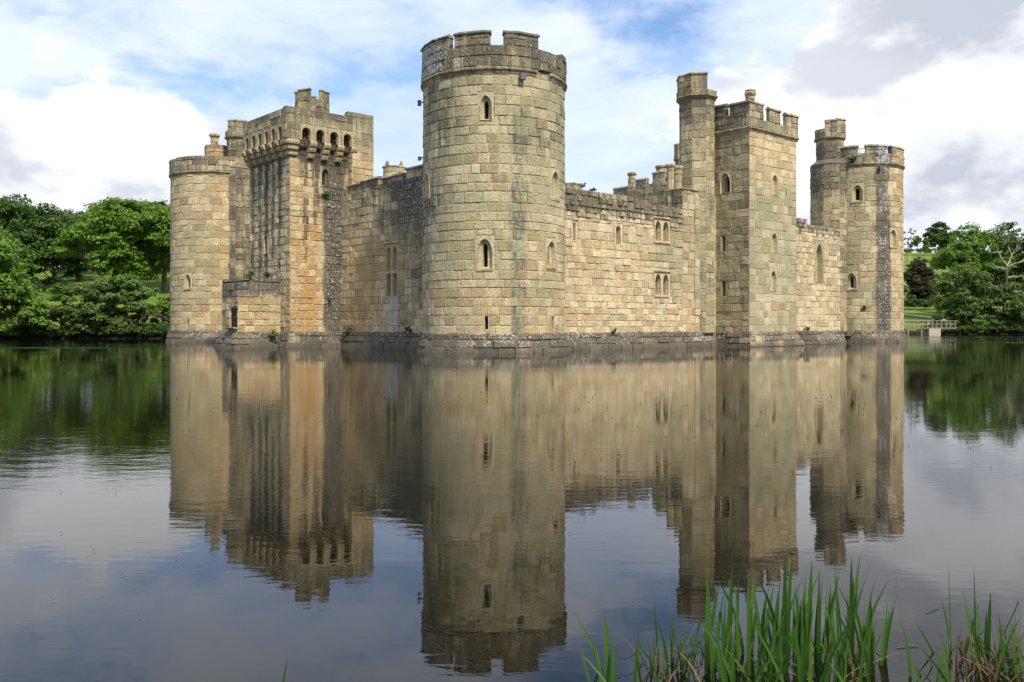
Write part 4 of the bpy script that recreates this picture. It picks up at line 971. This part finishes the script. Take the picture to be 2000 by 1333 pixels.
tree('hill_shrub','green bush on the hill crest between bare tree and round oak','shrub',PX(1799,330),330,6.4,2.9,2.6,'oak',44,3200,.36,.0,14,.38,trunk=False)
tree('hill_shrub','small light bush behind the green bush on the hill','shrub',PX(1811,334),334,3.8,1.8,1.6,'willow',46,1200,.3,.0,8,.4,trunk=False)
def hedge(label,x0,x1,y,h,w,kind,seed,n):
    rg=np.random.default_rng(seed); k=int((x1-x0)/.9); cen=np.array([(x0+(x1-x0)*i/k+rg.uniform(-.3,.3),rg.uniform(-w,w)*.4,h*rg.uniform(.45,.62)) for i in range(k+1)]); z0=G((x0+x1)/2,y)
    cen[:,2]+=np.array([G(c[0],y)-z0 for c in cen]); cen[:,0]-=(x0+x1)/2
    V,C=leaves(rg,cen,np.full(k+1,h*.5),np.full(k+1,n//(k+1)),.22,1.0,0,.5)
    o=link(bpy.data.objects.new('hedge',quads_mesh('hedge',V,C,LM[kind]))); o.location=((x0+x1)/2,y,z0); tag(o,label,'hedge')
hedge('clipped green hedge at the foot of the dark yew',76,97,188,2.3,1.6,'dark',50,9000)
hedge('dark undergrowth closing the wood behind the left meadow',-105,-42,150,4.4,3,'dark',53,16000)
def fringe(label,x0,x1,off,h,kind,seed,n):
    k=int((x1-x0)/.8); rg=np.random.default_rng(seed); xs=np.linspace(x0,x1,k+1); cen=np.array([(x,bank_y(x)+off+rg.uniform(-.5,.3),h*rg.uniform(.3,.75)) for x in xs]); V,C=leaves(rg,cen-np.array([x0,0,0]),np.full(k+1,h*.6),np.full(k+1,n//(k+1)),.17,.9,0,.5)
    o=link(bpy.data.objects.new('bank_growth',quads_mesh('bank_growth',V,C,LM[kind]))); o.location=(x0,0,0); tag(o,label,'ground cover',None,'stuff')
fringe('dark tangled growth along the left water edge',-64,-37,-.1,1.3,'dark',61,9000)
fringe('dark tangled growth along the right water edge',70,100,-.2,1.3,'dark',62,9000)
hedge('dark hedge line crossing the hill below the bare tree',136,155,316,2.6,2,'dark',51,3500)
def box(V,F,c,s,rz=0,tilt=0):
    o=len(V); cz,sz=math.cos(rz),math.sin(rz)
    for dx in (-1,1):
        for dy in (-1,1):
            for dz in (-1,1):
                x,y,z=dx*s[0]/2,dy*s[1]/2,dz*s[2]/2
                if tilt: x,z=x*math.cos(tilt)-z*math.sin(tilt),x*math.sin(tilt)+z*math.cos(tilt)
                V.append((c[0]+x*cz-y*sz,c[1]+x*sz+y*cz,c[2]+z))
    F+=[tuple(o+i for i in f) for f in ((0,1,3,2),(4,6,7,5),(0,4,5,1),(2,3,7,6),(0,2,6,4),(1,5,7,3))]
def mesh_obj(name,V,F,mt,parent=None,smooth=False):
    me=bpy.data.meshes.new(name); me.from_pydata(V,[],F); me.materials.append(mt)
    if smooth: me.polygons.foreach_set('use_smooth',[True]*len(F))
    return link(bpy.data.objects.new(name,me),parent)
# bleached dead tree
def dead_tree():
    tv=[];tf=[]; rn=random.Random(5)
    limb(tv,tf,(0,0,0),(.4,0,10.2),.30,.2,rn,6,.02); root=empty('dead_tree',(PX(1962,156.2),156.2,1.6)); tag(root,'bleached leafless dead tree with forked branches against the right trees','dead tree')
    mesh_obj('trunk',tv,tf,BARK,root,True); tv=[];tf=[]
    def br(p,d,L,r,lev):
        q=tuple(p[i]+d[i]*L for i in range(3)); limb(tv,tf,p,q,r,r*.45,rn,5,.12)
        if lev>0:
            for k in range(3):
                dd=Vector(d)+Vector((rn.uniform(-.8,.8),rn.uniform(-.6,.6),rn.uniform(-.3,.7))); dd.normalize(); br(q,tuple(dd),L*rn.uniform(.5,.75),r*.5,lev-1)
    for p,d,L,r in (((.4,0,10.2),(-.62,0,.78),1.7,.10),((.4,0,10.2),(.35,-.1,.93),2.0,.14),((.4,0,10),(.9,-.2,.35),2.2,.12),((.3,0,8.0),(.92,-.3,.12),2.6,.11),((.2,0,6.2),(.9,-.3,-.25),2.8,.13),((.2,0,6.4),(-.9,-.3,.05),2.6,.10),((.2,0,9.6),(-.9,-.2,.2),1.3,.10),((.1,0,4.9),(-.95,-.2,.2),3.2,.09)):
        br(p,d,L,r,2)
    mesh_obj('branches',tv,tf,BONE,root,True)
dead_tree()

# ---------------------------------------------------------------- footbridge, fence, sheep
def bridge():
    root=empty('footbridge',(66.2,148,0)); tag(root,'timber footbridge with pale rails reaching the right bank beside the castle','footbridge')
    V,F=[],[]
    for i in range(44): box(V,F,(-6+.28*i,0,1.12),(.25,1.7,.06))
    box(V,F,(0,-.7,1.0),(12.4,.12,.2)); box(V,F,(0,.7,1.0),(12.4,.12,.2)); mesh_obj('deck',V,F,WOOD,root)
    for sy in (-.8,.8):
        V,F=[],[]
        for i in range(9): box(V,F,(-6+1.5*i,sy,1.65),(.09,.09,1.15))
        box(V,F,(0,sy-.02,2.22),(12.2,.1,.08)); box(V,F,(0,sy-.01,1.72),(12.1,.05,.07))
        if sy<0: box(V,F,(.2,sy-.08,1.7),(1.5,.05,.08),0,-.7)
        mesh_obj('railing',V,F,WOOD,root)
    for i in range(5):
        for sy in (-.6,.6):
            V,F=[],[]; box(V,F,(-6+2.2*i,sy,.2),(.16,.16,1.7)); mesh_obj('pile',V,F,WOOD,root)
    V,F=[],[]; box(V,F,(2.6,0,.35),(1.9,2.0,1.25)); mesh_obj('abutment',V,F,simple('pale_concrete',(.40,.35,.26),.9),root)
bridge()
def fence():
    pts=[(1765,300),(1777,302),(1797,300),(1812,286),(1825,262),(1829,240)]
    P=[(PX(p,y),y) for p,y in pts]; root=empty('pasture_fence',(P[0][0],P[0][1],G(*P[0]))); tag(root,'thin pale post and wire fence crossing the hill pasture','fence')
    b=root.location
    for x,y in P:
        V,F=[],[]; box(V,F,(x-b.x,y-b.y,G(x,y)-b.z+.65),(.22,.22,1.7)); mesh_obj('post',V,F,simple('pale_post',(.45,.43,.38)),root)
    V,F=[],[]
    for (x0,y0),(x1,y1) in zip(P,P[1:]):
        for hz in (.5,.9,1.3): tube(V,F,[(x0-b.x,y0-b.y,G(x0,y0)-b.z+hz),(x1-b.x,y1-b.y,G(x1,y1)-b.z+hz)],[.02,.02],4)
    mesh_obj('wire',V,F,STEEL,root)
fence()
def ellip(V,F,c,r,n=10,k=7):
    o=len(V)
    for i in range(k+1):
        ph=math.pi*i/k
        for j in range(n): t=2*math.pi*j/n; V.append((c[0]+r[0]*math.sin(ph)*math.cos(t),c[1]+r[1]*math.sin(ph)*math.sin(t),c[2]+r[2]*math.cos(ph)))
    F+=[(o+i*n+j,o+i*n+(j+1)%n,o+(i+1)*n+(j+1)%n,o+(i+1)*n+j) for i in range(k) for j in range(n)]
WOOL=simple('cream_wool',(.62,.58,.50),.95)
def skin_obj(name,pts,edges,rad,mt,parent=None,sub=1):
    me=bpy.data.meshes.new(name); me.from_pydata(pts,edges,[]); me.materials.append(mt); o=link(bpy.data.objects.new(name,me),parent)
    md=o.modifiers.new('skin','SKIN'); 
    for i,r in enumerate(rad): me.skin_vertices[0].data[i].radius=(r,r) if not isinstance(r,tuple) else r
    me.skin_vertices[0].data[0].use_root=True
    s=o.modifiers.new('sub','SUBSURF'); s.levels=sub; s.render_levels=sub
    return o
def make_skin(name,pts,edges,rad,mt):
    me=bpy.data.meshes.new(name); me.from_pydata(pts,edges,[]); me.materials.append(mt); o=link(bpy.data.objects.new(name,me))
    import bmesh
    bm=bmesh.new(); bm.from_mesh(me); ly=bm.verts.layers.skin.verify(); bm.verts.ensure_lookup_table()
    for i,v in enumerate(bm.verts): v[ly].radius=(rad[i],rad[i]); v[ly].use_root=(i==0)
    bm.to_mesh(me); bm.free()
    o.modifiers.new('skin','SKIN'); s=o.modifiers.new('sub','SUBSURF'); s.levels=1; s.render_levels=1; return o
def sheep(px,Y,rz,label,graze=True):
    hd=.28 if graze else .95
    pts=[(-.45,0,.62),(-.15,0,.66),(.2,0,.66),(.45,0,.66),(.62,0,.6 if graze else .8),(.78,0,hd+.1),(.9,0,hd),
         (-.42,.14,.4),(-.44,.14,.25),(-.42,.14,0),(-.42,-.14,.4),(-.44,-.14,.25),(-.42,-.14,0),(.38,.14,.4),(.38,.14,.2),(.38,.14,0),(.38,-.14,.4),(.38,-.14,.2),(.38,-.14,0),(-.6,0,.5)]
    ed=[(0,1),(1,2),(2,3),(3,4),(4,5),(5,6),(0,7),(7,8),(8,9),(0,10),(10,11),(11,12),(3,13),(13,14),(14,15),(3,16),(16,17),(17,18),(0,19)]
    rad=[.26,.31,.31,.27,.16,.10,.07,.09,.05,.04,.09,.05,.04,.08,.05,.04,.08,.05,.04,.05]
    o=make_skin('sheep',pts,ed,rad,WOOL); x=PX(px,Y); o.location=(x,Y,G(x,Y)); o.rotation_euler=(0,0,rz); o.scale=(1.25,)*3
    tag(o,label,'sheep')
sheep(1832,322,.4,'white sheep grazing left under the round hill oak'); sheep(1846,324,2.6,'white sheep grazing right of the other under the hill oak')

# ---------------------------------------------------------------- small things fixed to or standing on the castle
def W(u,v,z):
    c,s=math.cos(R(ROT)),math.sin(R(ROT)); return (-1.12+u*c-v*s,56.4+u*s+v*c,z)
def floodlight(u,v,z,ang,label,size=.3):
    root=empty('floodlight',W(u,v,z),R(ang)); tag(root,label,'floodlight')
    V,F=[],[]; box(V,F,(.22,0,-.05),(.22,size,size*1.1)); mesh_obj('housing',V,F,STEEL,root)
    V,F=[],[]; box(V,F,(.05,0,.0),(.3,.06,.06)); box(V,F,(-.03,0,.0),(.04,.14,.2)); mesh_obj('bracket',V,F,IRON,root)
r=4.4
def onr(deg,rr=4.42): t=R(deg-ROT); return rr*math.cos(t),rr*math.sin(t)
u,v=onr(-68); floodlight(u,v,16.0,-68,'grey floodlight box fixed under the string course of the near tower',.34)
u,v=onr(-172); floodlight(u,v,15.35,-172,'grey box lamp sticking out from the left side of the near tower',.28)
u,v=onr(-170); floodlight(u,v,11.9,-170,'small dark lamp low on the left side of the near tower',.2)
floodlight(43.62,-3.2,16.05,-84,'small floodlight under the string course of the right tower',.3)
def pigeon():
    V,F=[],[]; ellip(V,F,(0,0,.13),(.17,.085,.085)); ellip(V,F,(.15,0,.25),(.05,.045,.05)); ellip(V,F,(.10,0,.19),(.06,.05,.09)); ellip(V,F,(-.22,0,.10),(.13,.05,.02)); ellip(V,F,(.21,0,.245),(.03,.01,.01))
    tube(V,F,[(.02,.03,.07),(.02,.03,-.03)],[.008,.008],5); tube(V,F,[(.02,-.03,.07),(.02,-.03,-.03)],[.008,.008],5)
    o=mesh_obj('pigeon',V,F,simple('pigeon_feathers',(.09,.085,.085),.7),None,True); o.location=W(5.95,-1.9,10.52); o.rotation_euler=(0,0,R(20)); o.scale=(1.3,)*3
    tag(o,'small dark pigeon perched on the broken right wall by the near tower','bird')
pigeon()
def wall_plant(u,v,z,s,kind,label,seed,up=.5):
    rg=np.random.default_rng(seed); cen=rg.normal(size=(7,3))*s*.35*np.array([1,.6,1]); cen[:,2]+=s*up
    V,C=leaves(rg,cen,np.full(7,s*.45),np.full(7,70),.055+.05*s,1.0,0,.3)
    o=link(bpy.data.objects.new('wall_plant',quads_mesh('wall_plant',V,C,LM[kind]))); o.location=W(u,v,z); tag(o,label,'plant',)
wall_plant(-2.95,15.45,10.9,.42,'oak','green tuft growing from the gate tower wall below its arched window',1)
wall_plant(42.0,-1.5,16.45,.5,'dark','dark green tuft rooted under the parapet of the right tower',2)
wall_plant(6.9,-1.8,10.4,.22,'willow','thin weed growing on top of the ruined right wall',3)
wall_plant(-1.9,14.4,.95,.35,'willow','weed growing where gate tower and left wall meet the water',4)
wall_plant(-6.6,16.4,.75,.42,'willow','leafy weed growing from the footing of the gate tower',5)
wall_plant(-8.3,16.9,5.0,.30,'lime','grass tuft on top of the low abutment',6)
wall_plant(-6.9,16.9,5.15,.32,'lime','grass tuft on the abutment beside the gate tower wall',7)
wall_plant(-2.0,6.5,1.1,.30,'dark','dark weed on the footing ledge of the left wall near the round tower',8)
wall_plant(42.65,-2.25,3.0,.28,'dark','dark weed low on the right tower',9)
wall_plant(8.6,-2.3,1.12,.22,'dark','small weed on the ledge under the right wall',10)
wall_plant(30.2,-3.8,1.12,.28,'oak','small weed on the ledge under the chapel wall',11)

# ---------------------------------------------------------------- reeds in the foreground
REED=leafmat('reed_blades',(.012,.038,.008),(.075,.165,.020),.35,.45); OLD=leafmat('dead_reed',(.045,.025,.012),(.24,.16,.08),.2)
def blade(V,C,F,bx,by,bz,tx,ty,tz,w,bend,tint,seg=9):
    b=Vector((bx,by,bz)); t=Vector((tx,ty,tz)); o=len(V)
    side=Vector((1,0,0)); ang=random.uniform(-.9,.9); side=Vector((math.cos(ang),math.sin(ang),0)); fold=Vector((-math.sin(ang),math.cos(ang),0))
    for i in range(seg+1):
        q=i/seg; p=b.lerp(t,q); arc=(q**2.2-q)*bend; p=p+Vector(((t.x-b.x)*arc*1.6,(t.y-b.y)*arc,-abs(arc)*.0))
        ww=w*(.72+.28*math.sin(math.pi*min(1,q*1.4)))*(1 if q<.74 else max(.03,(1-q)/.26)**.85)*.5
        V.append(tuple(p-side*ww)); V.append(tuple(p+fold*ww*.35)); V.append(tuple(p+side*ww)); C+= [tint*(.6+.4*q)]*3
    for i in range(seg):
        k=o+i*3; F+=[(k,k+1,k+4,k+3),(k+1,k+2,k+5,k+4)]
def reed_obj(name,V,C,F,mt,label,cat,group=None):
    cx=sum(p[0] for p in V)/len(V); cy=sum(p[1] for p in V)/len(V)
    me=bpy.data.meshes.new(name); me.from_pydata([(p[0]-cx,p[1]-cy,p[2]) for p in V],[],F); me.polygons.foreach_set('use_smooth',[True]*len(F)); me.materials.append(mt)
    ca=me.color_attributes.new('Col','FLOAT_COLOR','POINT'); ca.data.foreach_set('color',[x for c in C for x in (c,c,c,1)])
    o=link(bpy.data.objects.new(name,me)); o.location=(cx,cy,0); tag(o,label,cat,group); return o
def clump(tips,Y,label,group,seed,extra=6,spread=.10,w=.019,hrange=(.18,.42),bx=None,name='reed_clump'):
    random.seed(seed); V,C,F=[],[],[]
    xs=[PX(p,Y) for p,_ in tips]; bx=sum(xs)/len(xs) if bx is None else PX(bx,Y)
    for (px,py) in tips:
        y=Y+random.uniform(-.12,.15); x=PX(px,y); z=1.65-(py-634)/1765*y
        b=bx+(x-bx)*.30+random.uniform(-.035,.035); blade(V,C,F,b,y+random.uniform(-.05,.05),-.08,x,y,z,w*random.uniform(.75,1.35),random.uniform(0,.5),random.uniform(.35,.95))
    for i in range(extra):
        y=Y+random.uniform(-.2,.2); b=bx+random.uniform(-spread,spread); h=random.uniform(*hrange); blade(V,C,F,b,y,-.08,b+random.uniform(-.20,.20),y+random.uniform(-.10,.10),h,w*random.uniform(.5,1.1),random.uniform(0,.8),random.uniform(.1,.9))
    reed_obj(name,V,C,F,REED,label,'reeds',group)
g='reeds in the dense stand'; L='tall green reeds in the dense stand at the lower right'
stand=[([(1376,1092),(1380,1155),(1396,1190),(1407,1135),(1415,1150)],1398),([(1430,1106),(1443,1112),(1462,1112),(1436,1140),(1425,1150)],1440),([(1470,1140),(1480,1170),(1496,1160),(1503,1145),(1512,1140)],1482),
 ([(1522,1150),(1534,1083),(1538,1120),(1531,1145),(1546,1092)],1528),([(1551,1135),(1560,1150),(1572,1150),(1563,1170)],1556),([(1586,1092),(1600,1110),(1607,1116),(1616,1122),(1592,1165)],1598),
 ([(1630,1105),(1641,1110),(1622,1140),(1635,1150),(1612,1175)],1630),([(1663,1088),(1680,1083),(1668,1130),(1655,1160),(1683,1150)],1660),([(1700,1158),(1690,1165),(1706,1195),(1676,1180)],1685),([(1735,1170),(1740,1178),(1712,1205)],1708)]
for i,(t,bx) in enumerate(stand): clump(t,4.35+.12*((i*7)%5-2)/2,L,g,100+i,extra=5,bx=bx,w=.021,hrange=(.14,.46))
for i,(t,bx) in enumerate(((t,b) for t,b in (([(1418,1215),(1432,1235),(1400,1245)],1420),([(1500,1235),(1515,1205),(1488,1240)],1500),([(1555,1235),(1570,1215),(1585,1240)],1570),([(1640,1220),(1655,1240),(1625,1235)],1640),([(1540,1280),(1525,1260)],1530)))):
    clump(t,4.05,L,g,140+i,extra=4,bx=bx,w=.021,hrange=(.1,.38))
clump([(1127,1250),(1164,1262)],4.15,'two thin dark reed blades leaning left, leftmost of the lower right reeds',None,121,0,bx=1165,w=.013)
clump([(1180,1196),(1182,1225),(1201,1246)],4.15,'short sturdy reed tuft with one blade taller, left of the dense stand',None,122,1,bx=1190,w=.021)
clump([(1248,1234),(1240,1262),(1256,1238)],4.15,'single broad light green reed blade with thin ones beside it',None,123,2,bx=1244,w=.020,hrange=(.05,.2))
clump([(1277,1178),(1289,1222),(1262,1245),(1268,1268)],4.25,'thin arching reeds in the gap left of the dense stand',None,124,5,bx=1296,w=.012,hrange=(.08,.26))
clump([(1320,1182),(1345,1196),(1308,1210),(1330,1250),(1372,1200)],4.3,'loose crossing reed blades just left of the dense stand',None,125,7,bx=1330,w=.013,hrange=(.08,.32))
clump([(562,1284)],4.1,'lone reed blade with a bent yellow tip at the bottom edge',None,126,0,bx=537,w=.015)
clump([(506,1314)],4.1,'tiny reed tip at the bottom edge left of the lone bent blade',None,127,0,bx=500,w=.008)
clump([(1852,1096),(1902,1105)],4.45,'two long thin grass stalks arching above the right-hand reeds',None,128,0,bx=1898,w=.008)
clump([(1880,1146),(1903,1154),(1912,1180),(1893,1200)],4.4,'upright reeds near the right edge with brown bases',None,129,7,bx=1900,w=.014,hrange=(.1,.3))
clump([(1935,1156),(1950,1195),(1926,1190),(1962,1215)],4.35,'arching broad reed leaves at the right edge',None,130,8,bx=1945,w=.018,hrange=(.08,.28))
clump([(1838,1235),(1845,1260),(1772,1275),(1788,1300),(1860,1215)],4.15,'low reed tuft between the dense stand and the right edge',None,131,6,bx=1838,w=.017,hrange=(.05,.2))
clump([(1985,1175),(1996,1200),(1975,1230),(1990,1240)],4.2,'reeds cut by the right edge of the picture',None,132,8,bx=1990,w=.017,hrange=(.08,.3))
# dead stalks and litter at the foot of the reeds
random.seed(9); 
def litter(label,x0,x1,n,seed,Y0=4.0,Y1=4.6,hmax=.16):
    random.seed(seed); V,C,F=[],[],[]
    for i in range(n):
        y=random.uniform(Y0,Y1); x=PX(random.uniform(x0,x1),y); a=random.uniform(-1.2,1.2); l=random.uniform(.06,.28); blade(V,C,F,x,y,-.02,x+math.sin(a)*l,y+random.uniform(-.1,.1),max(.005,math.cos(a)*min(l,hmax)),random.uniform(.004,.010),random.uniform(0,.9),random.uniform(0,1),5)
    reed_obj('dead_reeds',V,C,F,OLD,label,'dead reeds')
litter('brown broken stalks and litter at the foot of the dense reed stand',1370,1720,110,1)
litter('brown tangled dead stalks among the right-edge reeds',1850,2010,80,2)
litter('few dry stalks at the foot of the sparse left reeds',1230,1370,34,3)
def twig(pts,label,name='floating_twig'):
    V,F=[],[]; tube(V,F,[(PX(p,Y),Y,z) for p,Y,z in pts],[.0024]*len(pts),6); c=V[0]; o=mesh_obj(name,[(a-c[0],b-c[1],d) for a,b,d in V],F,simple('wet_twig',(.07,.05,.035),.5)); o.location=(c[0],c[1],0); tag(o,label,'twig')
twig([(1808,5.15,.003),(1822,5.22,.01),(1832,5.25,.006)],'short floating twig on open water right of the reed stand')
twig([(1752,4.60,.003),(1778,4.63,.008),(1794,4.62,.004)],'pale floating stick on the water near the bottom edge, right of the stand')
twig([(1962,4.85,.0),(1975,4.7,.12),(1990,4.6,.24),(1993,4.55,.10),(1998,4.5,.0)],'brown bent stalk folded above the water at the right edge','bent_stalk')
def specks():
    random.seed(3); V,F=[],[]
    for i in range(170):
        Y=random.uniform(5,22)**1.0; px=random.uniform(-20,2020); ellip(V,F,(PX(px,Y),Y,.012),(.0035*Y/6,.0035*Y/6,.004*Y/6),5,3)
    o=mesh_obj('floating_specks',V,F,simple('dark_speck',(.03,.025,.02),.8)); tag(o,'scatter of tiny dark specks floating on the open water','debris',None,'stuff')
specks()
